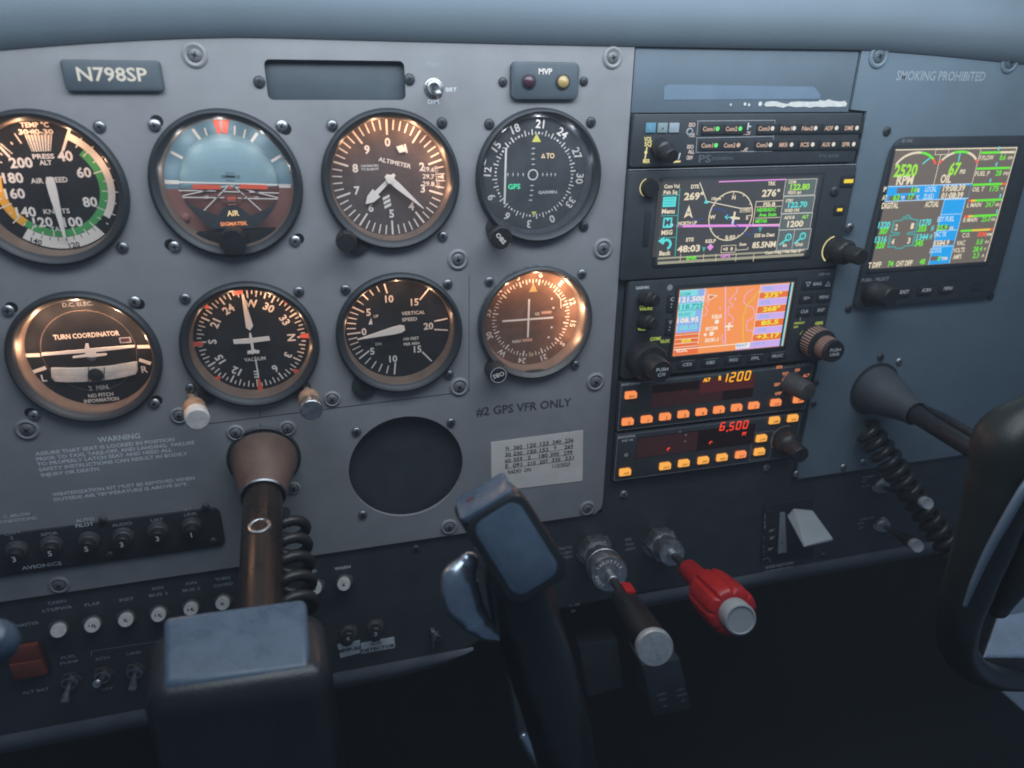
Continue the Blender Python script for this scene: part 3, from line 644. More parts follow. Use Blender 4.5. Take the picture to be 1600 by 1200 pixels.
# --- altimeter
def dial_alt(t, c, D):
    b = MB(); base_disc(b, c, 'dial_brown', D); w = D+.12; z = Z(400, 60, 4)
    for i in range(50):
        a = i*7.2; big = i % 5 == 0
        b.tick(c, a, 25.4 if big else 28.4, 34.2, 1.15 if big else .75, w, 'mark')
    for n_ in '0123456789':
        a = int(n_)*36
        if n_ == '1': b.line([z(930, 665, D), z(942, 712, D)], 1.2, w, 'mark'); continue
        b.text(n_, polar(c, a, 21.2), 4.6, w, 'mark', bold=.03)
    b.text('ALTIMETER', z(868, 777, D), 2.4, w, 'mark', 20, rot=14, bold=.02)
    b.lines(['CALIBRATED', 'TO 20,000 FT'], z(655, 797, D), 1.25, 2.0, w, 'mark_dim')
    for k, tt in enumerate(('29.6', '29.7', '29.8')): b.text(tt, z(1078, 818+45*k, D), 2.6, w, 'mark_dim' if k == 0 else 'mark', 7.4, rot=4)
    u0, v0 = z(1118, 800, D); b.line([z(1118, 800, D), z(1135, 935, D)], .3, w, 'mark')
    for k in range(12): q = z(1119+16*k/11, 802+133*k/11, D); b.line([q, (q[0]+1.6, q[1]+.1)], .3, w, 'mark')
    b.tri(z(1155, 865, D), 270, 2.2, 4, 3, w, 'mark')
    for k in range(3): q = z(815+5*k, 1000+26*k, D); b.poly([(q[0]-2.2, q[1]-1.2), (q[0]+2, q[1]+.6), (q[0]+2, q[1]+2.4), (q[0]-2.2, q[1]+.6)], w, 'mark')
    b.build('dial', t)
    b = MB(); q = polar(c, 24, 19); A = 24
    b.poly([polar(q, 24, 2.6), polar(q, 24+90, 3.4), polar(q, 24+180, 2.6), polar(q, 24-90, 3.2)], D+1.4, 'mark'); b.build('ten_thousand_pointer', t)
    b = MB(); P1 = z(685, 1035, D+2); a1 = math.degrees(math.atan2(P1[0]-c[0], P1[1]-c[1])); d = Vector((math.sin(math.radians(a1)), math.cos(math.radians(a1)))); n = Vector((d.y, -d.x)); cc = Vector(c)
    L_ = (Vector(P1)-cc).length
    b.prism([tuple(cc+d*k+n*h) for k, h in ((-4, -1), (-4, 1), (L_*.55, 1.4), (L_*.55, 3.2), (L_*.8, 2.6), (L_, 0), (L_*.8, -2.6), (L_*.55, -3.2), (L_*.55, -1.4))], D+2, D+2.5, 'mark'); b.build('thousand_pointer', t)
    b = MB(); P1 = z(1048, 1062, D+3); a1 = math.degrees(math.atan2(P1[0]-c[0], P1[1]-c[1])); needle(b, c, a1, (Vector(P1)-cc).length, 3.4, 3.8, D+3.2, 'mark', .5, .25); b.lathe([(2.7, 0), (2.5, .9), (.01, 1.0)], (c[0], c[1], D+3.3), 'mark', n=24); b.build('hundred_pointer', t)
    kn = S(540, 372, 0); b = MB(); b.lathe([(5.2, 0), (5.2, 4), (6.0, 5), (6.0, 13), (5.3, 14), (.01, 14.2)], (kn[0], kn[1], -1), 'knob_black', n=40, rmod=lambda A, t_: 1+(.035*math.cos(18*A) if t_ > 4 else 0)); b.build('knob', t)
gauge('altimeter', 'round brown-faced altimeter with two cream hands and a glowing rim', 'gauge', (CX[2], R1), dial_alt, power=.036, pa=25, lugs=[(213, 7, 2)])

# --- course deviation (digital)
def dial_cdi(t, c, D):
    b = MB(); base_disc(b, c, 'dial', D); w = D+.12; z = Z(735, 160, 5.22); cc = (c[0]+.2, c[1]-.2); k = 1.028
    a0 = 5                                               # bearing under the upper index about 205
    for i in range(72):
        brg = i*5; a = (brg-204.5+0) % 360
        if brg % 30 == 0: b.disc(polar(cc, a, 25.8), .75, w, 'mark', 10)
        elif brg % 10 == 0: b.tick(cc, a, 24.6, 28.0, .75, w, 'mark')
        else: b.tick(cc, a, 25.0, 26.6, .6, w, 'mark')
    for i in range(12):
        a = i*30-204.5; b.text(str(i*3), polar(cc, a, 31.2), 4.8, w, 'mark', rot=a, bold=.02)
    b.ring(z(510, 590, D), 2.7, 3.5, w, 'mark')
    def star(p, vert):
        p = z(*p, D)
        for a, L_ in ((0, 1.6 if vert else .9), (90, .9 if vert else 1.8)):
            A = math.radians(a); d = Vector((math.sin(A), math.cos(A))); n = Vector((d.y, -d.x)); q = Vector(p)
            b.poly([q-d*L_, q+n*.28, q+d*L_, q-n*.28], w+.004*(a > 0), 'mark')
    for x, y in ((512, 375), (512, 418), (512, 462), (512, 505), (502, 678), (500, 717), (495, 757), (490, 797)): star((x, y), False)
    for x in (305, 347, 388, 430, 590, 625, 658, 692): star((x, 588), True)
    b.line([z(290, 378, D), z(278, 825, D)], 1.3, w+.1, 'mark'); b.line([z(262, 372, D), z(300, 372, D)], .5, w, 'mark')
    b.tri(z(540, 252, D), 0, 0, 5.2, 6, w, 'lens_yellow'); b.tri(z(517, 935, D), 180, 0, 3.6, 3.4, w, 'lens_yellow')
    b.poly([z(575, 453, D), z(593, 415, D), z(612, 453, D)], w, 'e_to'); b.poly([z(587, 446, D), z(594, 430, D), z(601, 446, D)], w+.06, 'dial'); b.text('TO', z(652, 435, D), 3.0, w, 'e_to', 5.6, bold=.03)
    b.text('GPS', z(357, 686, D), 3.0, w, 'e_gps', 8.2, bold=.03); b.text('GARMIN', z(630, 732, D), 1.9, w, 'mark_dim', 12.5)
    b.build('dial', t)
    kn = S(781, 372, 8); b = MB(); b.lathe([(6.2, 0), (6.2, 8), (7, 9), (7, 13.4), (6.4, 14), (.01, 14.1)], (kn[0], kn[1]+1, -1), 'knob_black', n=44, rmod=lambda A, t_: 1+(.025*math.cos(22*A) if t_ > 8 else 0))
    b.text('OBS', (kn[0]-.6, kn[1]+.8), 2.6, 13.2, 'mark', 8, rot=50, bold=.03); b.build('knob', t)
gauge('course_indicator', 'round black course indicator with green GPS legend, no inner glow', 'gauge', (CX[3], R1), dial_cdi, wall='bezel', power=.014, pcol=(.86, .93, 1), lugs=[(222, 7.2, 0)], rin=36, faceglass='veiled_glass')

# --- turn coordinator
def dial_tc(t, c, D):
    b = MB(); base_disc(b, c, 'dial', D); w = D+.12; z = Z(0, 340, 4)
    b.ring(z(560, 835, D), 25.6, 25.9, w, 'rim', 48)
    b.text('D.C. ELEC.', z(485, 541, D), 2.3, w, 'e_lblpeach', 16, bold=.02); b.text('TURN COORDINATOR', z(542, 735, D), 2.9, w, 'mark', 35.5, bold=.015)
    for p, q in (((170, 861), (243, 859)), ((865, 807), (930, 806)), ((215, 962), (280, 940)), ((876, 890), (936, 910))): b.line([z(*p, D), z(*q, D)], 2.2, w, 'mark')
    b.text('L', z(275, 1003, D), 4.2, w, 'mark', bold=.02); b.text('R', z(903, 948, D), 4.2, w, 'mark', bold=.02); b.text('2  MIN.', z(620, 1062, D), 2.9, w, 'mark', 11.5, bold=.02)
    b.text('NO PITCH', z(630, 1108, D), 2.3, w, 'mark', 14, bold=.02); b.text('INFORMATION', z(635, 1139, D), 2.3, w, 'mark', 19.5, bold=.02)
    f = z(783, 765, D); b.rect(*f, 6.4, 3.6, w, 'mark_faint'); b.rect(*f, 5, 2.4, w+.06, 'lens_red')
    b.build('dial', t)
    b = MB(); f = D+3.5; Q = lambda *p: [z(x, y, f) for x, y in p]
    b.prism(Q((262, 845), (530, 822), (537, 786), (552, 786), (560, 818), (842, 795), (842, 808), (600, 838), (598, 850), (668, 847), (668, 858), (600, 868), (570, 872), (545, 868), (458, 877), (456, 866), (535, 853), (535, 842), (262, 862)), f, f+.7, 'mark')
    b.lathe([(2.9, 0), (2.6, .8), (.01, 1)], z(570, 870, f)+(f-.4,), 'steel_dull', n=20); b.build('aircraft_symbol', t)
    b = MB(); f = D+1
    top = [(318, 940), (345, 938), (420, 940), (520, 938), (600, 934), (680, 927), (760, 915), (830, 902), (858, 900)]; bot = [(862, 955), (850, 980), (780, 998), (700, 1012), (610, 1022), (520, 1028), (430, 1030), (345, 1026), (322, 1000)]
    b.prism([z(x, y, f) for x, y in top+bot], f-.5, f+.8, 'ivory', .7)
    b.prism([z(x, y, f) for x, y in ((340, 988), (450, 992), (555, 990), (660, 982), (760, 968), (850, 950), (846, 974), (780, 992), (700, 1006), (610, 1016), (520, 1022), (430, 1024), (350, 1020))], f+.8, f+.9, 'white_knob')
    b.build('inclinometer_tube', t)
    b = MB(); q = z(603, 985, f+1); b.lathe([(.01, 0), (3.0, .7), (4.3, 1.6), (4.3, 2.4), (3.0, 3.4), (.01, 3.9)], (q[0], q[1]+.6, f+.5), 'ball', n=24); b.build('slip_ball', t)
    b = MB()
    for x in (553, 652): b.line([z(x, 938, f+1.2), z(x-2, 1024, f+1.2)], .5, f+1.1, 'print_black')
    b.build('centre_line', t)
gauge('turn_coordinator', 'round turn coordinator with tilted cream airplane and black slip ball', 'gauge', (CX[0], R2), dial_tc, power=.10, pa=0)

# --- heading
def dial_hi(t, c, D):
    b = MB(); base_disc(b, c, 'dial', D); w = D+.12; hd = 268.5
    for i in range(72):
        brg = i*5; a = brg-hd; b.tick(c, a, 27.4 if brg % 30 == 0 else (28.4 if brg % 10 == 0 else 30), 32.6, 1.0 if brg % 30 == 0 else .7, w, 'mark')
    for i in range(12):
        a = i*30-hd+(4 if i == 9 else 0); b.text({0: 'N', 9: 'W', 18: 'S', 6: 'S', 3: 'E'}.get(i, str(i*3)), polar(c, a, 23.8), 4.6, w, 'mark', rot=a, bold=.03)
    b.text('VACUUM', Z(240, 400, 4)(633, 643, D), 2.3, w+.1, 'mark', 13, bold=.03); b.tick(c, 180-1, 11.5, 23, .9, w+.12, 'mark')
    b.build('compass_card', t)
    b = MB(); w = D+.6
    b.tick(c, -8, 30.4, 35, 4.6, w, 'orange', 7.2)
    for a in (90, 270): b.tick(c, a, 29.0, 35.2, 2.0, w, 'orange', 3.6)
    b.tick(c, 180-1, 26.5, 35.2, 1.0, w, 'orange', 3.6)
    for a in (45, 135, 225, 315): b.tick(c, a, 31.5, 35.0, .8, w, 'orange', 4.0)
    b.build('lubber_mark', t)
    b = MB(); f = D+2.2; z = Z(240, 400, 4); Q = [z(x, y, f) for x, y in ((598, 480), (608, 480), (617, 512), (722, 500), (728, 526), (622, 540), (628, 585), (662, 590), (660, 608), (626, 606), (618, 614), (610, 608), (588, 612), (586, 594), (612, 588), (606, 544), (502, 548), (497, 522), (598, 514))]
    b.prism(Q, f, f+.6, 'mark'); b.build('aircraft_symbol', t)
    b = MB(); f = D+1.4; b.prism([z(x, y, f) for x, y in ((550, 240), (566, 240), (590, 335), (622, 435), (604, 465), (578, 448))], f, f+.5, 'mark'); b.build('heading_bug_pointer', t)
    for (px, py), tip in (((298, 620), (309, 656)), ((479, 608), (487, 641))):
        A_ = S(px, py, 0); T_ = S(tip[0], tip[1], 36); ax = Vector((T_[0]-A_[0], T_[1]-A_[1], 37)); b = MB(); L_ = ax.length
        b.lathe([(2.2, -2), (2.2, L_-16)], (A_[0], A_[1], -1), 'worn_brass', axis=ax, n=16)
        cap = 'white_knob' if px < 400 else 'zinc'
        b.lathe([(.1, L_-22), (5.8, L_-21.6), (6.5, L_-20), (6.6, L_-9), (6.9, L_-1.4), (6.5, L_-.4), (6.0, L_), (.01, L_)], (A_[0], A_[1], -1), cap, axis=ax, n=44, rmod=lambda A, q: 1+(.02*math.cos(22*A) if q < L_-8 else 0), mm=['worn_brass']*3+[cap]*5)
        k = b.build('knob', t, 'white capped setting knob with a worn brass skirt' if px < 400 else 'ribbed metal setting knob with a worn brass skirt')
gauge('heading_indicator', 'round black heading indicator with white airplane and orange marks', 'gauge', (CX[1], R2), dial_hi, power=.020, pa=25, lugs=[(226, 6, .5), (140, 6, .5)])

# --- vertical speed
def dial_vsi(t, c, D):
    b = MB(); base_disc(b, c, 'dial', D); w = D+.12; z = Z(500, 400, 4); cc = (c[0], c[1]+.5)
    th = {0: 0, 5: 33, 10: 79.5}
    for s_ in (1, -1):
        for k in range(0, 11):
            if k == 0 and s_ < 0: continue
            a = 267+s_*(k*6.6 if k <= 5 else 33+(k-5)*9.3); b.tick(cc, a, 24.8 if k % 5 == 0 else 27.6, 33.4, 1.0 if k % 5 == 0 else .7, w, 'mark')
    for p, q in (((625, 272), (678, 206)), ((716, 407), (795, 391)), ((716, 459), (797, 463)), ((640, 600), (697, 656))): b.line([z(*p, D), z(*q, D)], 1.0, w, 'mark')
    for n_, p in (('10', (433, 268)), ('5', (303, 352)), ('0', (275, 473)), ('5', (327, 595)), ('10', (458, 642)), ('15', (592, 288)), ('20', (678, 438)), ('15', (610, 582))): b.text(n_, z(*p, D), 4.5, w, 'mark', bold=.025)
    b.text('VERTICAL', z(583, 355, D), 2.3, w, 'mark', 15.5, bold=.02); b.text('SPEED', z(560, 395, D), 2.3, w, 'mark', 10, bold=.02); b.text('100 FEET', z(570, 516, D), 1.9, w, 'mark', 10.5, bold=.02); b.text('PER MIN', z(572, 548, D), 1.9, w, 'mark', 10.5, bold=.02)
    b.text('UP', z(350, 376, D), 1.8, w, 'mark', bold=.02); b.text('DN', z(365, 549, D), 1.8, w, 'mark', bold=.02); b.poly([z(320, 385, D), z(328, 428, D), z(303, 428, D)], w, 'mark_dim'); b.poly([z(322, 518, D), z(338, 552, D), z(328, 535, D)], w, 'mark_faint')
    b.build('dial', t)
    b = MB(); f = D+3; T_ = z(233, 521, f); a = math.degrees(math.atan2(T_[0]-cc[0], T_[1]-cc[1])); needle(b, cc, a, (Vector(T_)-Vector(cc)).length, 4, 5.2, f, 'mark', .5, .12); b.build('needle', t)
gauge('vertical_speed_indicator', 'round black vertical speed gauge with cream needle just below zero', 'gauge', (CX[2], R2), dial_vsi, power=.022, pa=0, lugs=[(217, 8, 2)])

# --- second course indicator (analogue, glowing brown)
def dial_cdi2(t, c, D):
    b = MB(); base_disc(b, c, 'copper_glow_dial', D); w = D+.12; z = Z(735, 410, 6); cc = (c[0]+.1, c[1]-.1); up = 48.5
    for i in range(72):
        brg = i*5; a = brg-up; b.tick(cc, a, 24.2 if brg % 30 == 0 else (25 if brg % 10 == 0 else 26.2), 28.2, .95 if brg % 30 == 0 else .6, w, 'mark')
    for i in range(12):
        a = i*30-up; b.text({0: 'N', 3: 'E', 6: 'S', 9: 'W'}.get(i, str(i*3)), polar(cc, a, 31.6), 3.9, w, 'mark', rot=a, bold=.012)
    b.text('GS', z(625, 482, D), 1.9, w, 'mark', bold=.02); b.rect(*z(712, 468, D), 7.4, 1.9, w, 'rib_line'); b.text('NAV', z(435, 740, D), 2.1, w, 'mark', bold=.02); b.rect(*z(532, 728, D), 7.6, 2.1, w, 'rib_line')
    b.tri(z(590, 196, D), 0, 0, 6, 6, w, 'lens_amber'); b.tri(z(566, 890, D), 180, 0, 3.4, 3.6, w, 'lens_amber')
    b.line([z(800, 285, D), z(845, 340, D), z(850, 430, D)], .5, w, 'mark_dim')
    for x, y in ((762, 340), (778, 425), (762, 608), (732, 702)): b.disc(z(x, y, D), .8, w, 'mark_dim', 8)
    b.build('dial', t)
    b = MB(); f = D+3; b.line([z(305, 551, f), z(772, 517, f)], 1.3, f, 'mark'); b.build('glideslope_needle', t)
    b = MB(); b.line([z(550, 348, f), z(538, 697, f)], 1.3, f+.3, 'mark'); b.build('course_needle', t)
    b = MB(); q = z(590, 1046, 1); b.rbox(q[0], q[1], 19, 4.4, .6, -2, .9, 'bezel', .2); b.text('AZ9012-0782', q, 1.7, 1.05, 'mark_dim', 16); b.build('tag_plate', t)
    kn = S(775, 580, 6); b = MB(); b.lathe([(6.6, 0), (6.6, 13), (6.0, 14), (5.6, 14.1), (.01, 14.1)], (kn[0], kn[1], -1), 'knob_black', n=48, rmod=lambda A, t_: 1+(.03*math.cos(22*A) if t_ < 13.5 else 0))
    b.ring((kn[0], kn[1]), 5.2, 5.6, 13.25, 'mark_dim'); b.text('OBS', (kn[0], kn[1]), 3.0, 13.25, 'mark', 8, rot=165, bold=.02); b.build('knob', t)
gauge('course_indicator', 'round brown course indicator glowing orange at its rim, with white cross needles', 'gauge', (CX[3], R2), dial_cdi2, r=40.4, rin=35.4, power=.07, pa=40, bez='radio', wall='rim')
b = MB(); b.lathe([(40.6, -.9), (40.9, .6), (40.4, 1.5)], (CX[3], R2, 0), 'steel_dull', n=72); 
_t = bpy.data.objects['course_indicator.001']; b.build('edge_ring', _t)

# compass card
b = MB(); cd = thing('compass_card', (143, -227, -1), 'typed cream paper card dated 11/2/2023 stuck under #2 GPS VFR ONLY', 'card')
cc4 = [S(767, 691, -1), S(911, 672, -1), S(910, 751, -1), S(768, 768, -1)]; b.prism(cc4, -.95, -.7, 'paper'); b.build('paper', cd)
b = MB(); z = Z(720, 560, 5.3333)
def row(items):
    for t_, x, y in items: b.text(t_, z(x, y, -1), 3.1, -.62, 'print_black', len(t_)*2.25, bold=.0)
row([('N', 387, 747), ('360', 475, 738), ('120', 590, 722), ('123', 695, 708), ('240', 798, 694), ('236', 903, 681)])
row([('30', 392, 800), ('030', 475, 790), ('150', 592, 773), ('152', 695, 760), ('W', 785, 742), ('269', 900, 733)])
row([('60', 392, 850), ('059', 475, 838), ('S', 570, 825), ('180', 688, 808), ('300', 780, 796), ('299', 893, 783)])
row([('E', 383, 895), ('091', 470, 885), ('210', 588, 872), ('207', 690, 858), ('330', 793, 842), ('331', 903, 828)])
b.text('RADIO  ON', z(488, 935, -1), 3.1, -.62, 'print_black', 17.5); b.text('11/2/2023', z(835, 888, -1), 3.1, -.62, 'print_black', 14)
for y0, y1 in ((772, 697), (820, 747), (868, 797), (918, 843)): b.line([z(368, y0, -1), z(935, y1, -1)], .35, -.64, 'print_black')
b.build('lettering', cd)

# ================================================================== RADIO STACK
FW = 1.2
def knob3(parent, base, tip, w_tip, prof, m, n=40, rmod=None, w0=FW, mm=None, label=None, name='knob', extra=None):
    """prof: (radius, fraction of the length); the axis runs from the face to the measured tip."""
    A_ = S(base[0], base[1], w0); T_ = S(tip[0], tip[1], w_tip); ax = Vector((T_[0]-A_[0], T_[1]-A_[1], w_tip-w0)); L_ = ax.length; b = MB()
    b.lathe([(r, f*L_) for r, f in prof], (A_[0], A_[1], w0), m, axis=ax, n=n, rmod=rmod, mm=mm)
    if extra: extra(b, A_, T_, ax)
    return b.build(name, parent, label)
rib = lambda n, d: (lambda A, t: 1+d*math.cos(n*A))
# --- audio panel
t = thing('audio_panel', (285, 4.6, 0), 'slim black audio selector with two rows of lit COM and NAV keys', 'radio')
b = MB(); b.rbox2((199.5, 37), (370, 4.8), 1.5, -3, FW, 'radio', .6); b.build('faceplate', t)
z = Z(970, 60, 4); w = FW+.12
b = MB()
for p, q in (((478, 516), (965, 512)), ((470, 622), (955, 612)), ((468, 712), (945, 705))): b.line([z(*p, FW), z(*q, FW)], .5, w, 'mark_faint')
for p, q in (((965, 512), (955, 606)), ((482, 520), (475, 604)), ((475, 630), (470, 706)), ((955, 612), (945, 705))): b.line([z(*p, FW), z(*q, FW)], .45, w, 'mark_faint')
b.text('VOL', z(170, 630, FW), 2.7, w, 'e_lblcream', 5.6, bold=.03); b.text('SQ', z(170, 660, FW), 2.5, w, 'e_lblcream', 5, bold=.03); b.line([z(163, 680, FW), z(150, 755, FW)], .9, w, 'e_lblcream'); b.disc(z(156, 712, FW), 1.1, w+.05, 'e_lblcream', 12); b.text('MSR', z(160, 767, FW), 2.4, w, 'e_lblcream', 4.8, bold=.03)
for t_, x, y in (('ISO', 446, 540), ('VOX', 443, 605), ('ISO', 435, 677), ('ALL', 440, 708), ('CREW', 430, 745)): b.text(t_, z(x, y, FW), 2.3, w, 'e_lblwhite', 4.6, bold=.03)
b.text('RCV', z(788, 592, FW), 2.0, w, 'e_lblwhite', 5.2, bold=.03); b.text('XMT', z(772, 695, FW), 2.0, w, 'e_lblwhite', 5.2, bold=.03)
q = z(525, 752, FW); b.text('PS', q, 4.6, w, 'mark_ink', 9, bold=.01); q = z(635, 750, FW); b.text('ENGINEERING', q, 2.0, w, 'mark_ink', 16); b.text('PMA 8000B', z(1300, 735, FW), 2.0, w, 'mark_ink', 16)
q = z(795, 550, FW); b.tick(q, 0, -2.2, 2.2, .9, w, 'mark_dim'); b.tick(q, 90, -2.2, 2.2, .9, w+.01, 'mark_dim'); b.build_words(t)
for j, row_ in enumerate((('Com1', 548, 'g'), ('Com2', 690, 'g'), ('Com3', 895, 'w'), ('Nav1', 1032, 'w'), ('Nav2', 1165, 'w'), ('ADF', 1300, 'w'), ('DME', 1428, 'w'))): pass
rows = [[('Com1', 548, 600, 'e_ledgreen'), ('Com2', 690, 742, 'e_ledgreen'), ('Com3', 893, 943, 'e_ledwhite'), ('Nav1', 1032, 1078, 'e_ledwhite'), ('Nav2', 1164, 1212, 'e_ledwhite'), ('ADF', 1297, 1343, 'e_ledwhite'), ('DME', 1423, 1470, 'e_ledwhite')],
        [('Com1', 538, 590, 'e_ledgreen'), ('Com2', 678, 730, 'e_lblpeach'), ('Com3', 880, 930, 'e_ledwhite'), ('MKR', 1015, 1062, 'e_ledwhite'), ('ICS', 1148, 1194, 'e_ledwhite'), ('AUX', 1280, 1324, 'e_ledwhite'), ('SPR', 1405, 1450, 'e_ledwhite')]]
for j, rw in enumerate(rows):
    for t_, x, xl, lm in rw:
        y = 565-(x-548)*.006 if j == 0 else 668-(x-538)*.008
        p, q = z(x, y, FW), z(xl, y-1, FW); b = MB()
        b.rbox((p[0]+q[0])/2, p[1]-.2, q[0]-p[0]+10.5, 6.6, .6, FW-.2, FW+.9, 'key', .3)
        b.text(t_, (p[0]-.3, p[1]), 2.6, FW+1.0, 'e_lblpeach', 8.6 if len(t_) > 3 else 6.6, bold=.03); b.disc(q, 1.45, FW+1.0, lm, 16); b.build('select_key', t)
z = Z(980, 170, 8)
for x, m, s_ in ((290, 'blue_cap', 'L'), (438, 'green_cap', 'M'), (583, 'grey_cap', '1')):
    b = MB(); p = z(x, 237, FW); b.rbox(p[0], p[1], 7, 6.0, .5, FW-.2, FW+.8, m, .3); b.text(s_, p, 2.4, FW+.9, 'mark_faint'); b.build('mode_key', t)
knob3(t, (1030, 230), (1050, 245), 17, [(6.2, 0), (6.2, .42), (5.0, .5), (4.8, .95), (4.2, 1), (.01, 1)], 'knob_black', rmod=rib(20, .02))
b = MB(); p = z(620, 660, FW); b.text('^', p, 1.8, w, 'e_lblcream'); b.line([z(580, 664, FW), z(660, 657, FW)], 1.1, w, 'e_lblcream'); b.line([z(642, 630, FW), z(660, 555, FW)], .8, w, 'mark_dim')
p = S(1080, 206, FW); b.lathe([(2.6, 0), (2.4, .5), (1.6, .6), (1.4, 0)], (p[0]-1.2, p[1], FW), 'mark_faint', n=20); b.build('pointer_mark', t)

# --- touchscreen navigator
t = thing('touchscreen_navigator', (286, -70, 0), 'black touchscreen moving map navigator showing track 276 on a dark map, below the audio selector', 'navigator')
b = MB(); b.rbox2((198.5, 2.2), (373.4, -70.4), 2, -3, FW, 'radio', .8); a_, c_ = (221.5, -1.6), (347.5, -62.5); b.rbox2(a_, c_, 1.5, FW-.1, FW+.5, 'radio_recess', .2)
b.line([(199, 3.2), (372, 3.2)], .5, FW-.3, 'mark_faint'); b.build('faceplate', t)
z = Z(980, 260, 5.3333); w = FW+.7; b = MB(); B0 = lambda *p: z(p[0], p[1], FW+.6)
a_, c_ = (224.6, -4.4), (343.3, -58.6); b.rect2(a_, c_, w-.08, 'e_gtn'); b.build('screen', t); scr = bpy.context.scene.objects[-1] if False else None
b = MB()
def L_(pts, m, wd=.6, dw=0): b.line([B0(*p) for p in pts], wd, w+dw, m)
def T_(s_, p, h, m, W=None, bold=.035, dw=.03, rot=0): b.text(s_, B0(*p), h, w+dw, m, W, rot, bold)
b.rect2(B0(255, 760), B0(1475, 705), w, 'e_gtnbar')
b.rect2(B0(255, 795), B0(1470, 745), w, 'e_gtnbar')
L_([(605, 135), (655, 270), (660, 290), (945, 350)], 'e_white', .5); L_([(765, 128), (1320, 108)], 'e_magenta', .8); L_([(412, 497), (1275, 490)], 'e_magenta', 1.7, .02)
cx, cv = B0(862, 415); b.ring((cx, cv), 16.3, 17.0, w+.01, 'e_cream', 56)
for k in range(12): b.tick((cx, cv), k*30, 14.2 if k % 3 == 0 else 15.2, 16.5, .5, w+.015, 'e_cream')
T_('N', (888, 258), 2.6, 'e_cream'); T_('W', (712, 422), 2.6, 'e_cream'); T_('E', (1000, 425), 2.6, 'e_cream'); T_('S 02', (858, 590), 2.4, 'e_cream', 8); T_('10nm', (742, 268), 2.0, 'e_cream', 7)
b.poly([B0(640, 308), B0(655, 270), B0(678, 308)], w+.04, 'e_cyan'); T_('COREZ', (985, 360), 1.8, 'e_cream', 7.5); b.frame_rect(B0(942, 345), B0(1028, 380), .3, w+.02, 'e_cream')
river = [(690, 365), (715, 355), (740, 360), (765, 352), (790, 355), (800, 375), (825, 380), (828, 400), (850, 410), (858, 440), (880, 470), (905, 490), (940, 510), (965, 520), (968, 545), (1000, 560), (1005, 575), (1040, 570), (1050, 540), (1090, 520)]
L_(river, 'e_navy', .6); L_([(412, 430), (455, 430), (465, 385), (500, 355)], 'e_navy', .5); L_([(540, 440), (575, 450), (610, 440), (640, 435)], 'e_navy', .5); b.disc(B0(880, 465), 2.2, w+.005, 'e_navy', 8)
b.poly([B0(*p) for p in ((890, 375), (905, 380), (897, 418), (938, 425), (936, 442), (893, 440), (882, 482), (868, 480), (876, 438), (858, 432), (862, 418), (882, 416))], w+.06, 'e_cream')
L_([(835, 405), (815, 422), (835, 440)], 'e_cyan', .6, .05); L_([(815, 422), (860, 425)], 'e_cyan', .6, .05)
T_('DTK', (568, 168), 2.4, 'e_cream', 6.5); T_('269°', (556, 248), 4.4, 'e_cream', 14.5); T_('TRK', (1205, 142), 2.4, 'e_cream', 6.2); T_('276°', (1198, 222), 4.4, 'e_cream', 14)
b.poly([B0(515, 322), B0(545, 432), B0(512, 405), B0(470, 432)], w+.03, 'e_cream'); T_('N', (510, 385), 1.8, 'e_gtn', dw=.06); T_('NORTH UP', (503, 472), 2.2, 'e_cream', 14)
T_('ETE', (522, 610), 2.4, 'e_cream', 5.8); T_('48:03', (512, 685), 4.3, 'e_cream', 17.5); T_('KELP', (695, 622), 2.3, 'e_cream', 8); q = B0(692, 672); b.poly([(q[0], q[1]+2.6), (q[0]-2.5, q[1]), (q[0], q[1]-2.6), (q[0]+2.5, q[1])], w+.04, 'e_magenta'); b.poly([B0(622, 672), B0(655, 672), B0(636, 715)], w+.04, 'e_teal'); b.poly([B0(1092, 508), B0(1125, 508), B0(1105, 550)], w+.04, 'e_teal')
b.frame_rect(B0(785, 660), B0(900, 715), .35, w+.02, 'e_cream'); T_('+0  8', (838, 688), 2.3, 'e_cream', 8); T_('5nm', (963, 648), 2.0, 'e_cream', 5.5); L_([(908, 680), (908, 698), (1005, 690), (1006, 672)], 'e_cream', .4)
T_('DIS to Dest', (1145, 572), 2.4, 'e_cream', 16); T_('85.5NM', (1140, 652), 4.0, 'e_cream', 19)
b.rect2(B0(1072, 292), B0(1300, 480), w, 'e_gtn'); b.frame_rect(B0(1072, 290), B0(1302, 482), .45, w+.02, 'e_cream'); T_('FIS-B', (1185, 315), 2.5, 'e_cream', 9.5); L_([(1075, 338), (1285, 332)], 'e_cream', .4, .02); T_('NEXRAD:C', (1160, 360), 2.3, 'e_green', 15); T_('Age: 5min', (1170, 402), 2.3, 'e_green', 14); L_([(1070, 432), (1270, 424)], 'e_cream', .4, .02); T_('METAR', (1118, 455), 2.3, 'e_green', 9.5)
for y0, y1 in ((108, 238), (250, 385), (395, 520), (530, 690)): b.rect2(B0(1320-(y0-108)*.13, y0), B0(1560-(y0-108)*.13, y1), w+.04, 'e_gtnbox'); b.frame_rect(B0(1320-(y0-108)*.13, y0), B0(1560-(y0-108)*.13, y1), .35, w+.05, 'e_ledwhite')
L_([(1395, 528), (1370, 690)], 'e_ledwhite', .35, .06)
T_('COM', (1375, 130), 2.0, 'e_cream', 6, dw=.08); T_('122.80', (1440, 170), 3.8, 'e_lime', 15.5, dw=.08); T_('KELK cpt', (1395, 215), 2.0, 'e_cream', 10.5, dw=.08); T_('STBY', (1352, 285), 2.0, 'e_cream', 6, dw=.08); T_('122.70', (1420, 318), 3.6, 'e_cyan', 15.5, dw=.08); T_('KHED UNI', (1372, 365), 2.0, 'e_cream', 11.5, dw=.08)
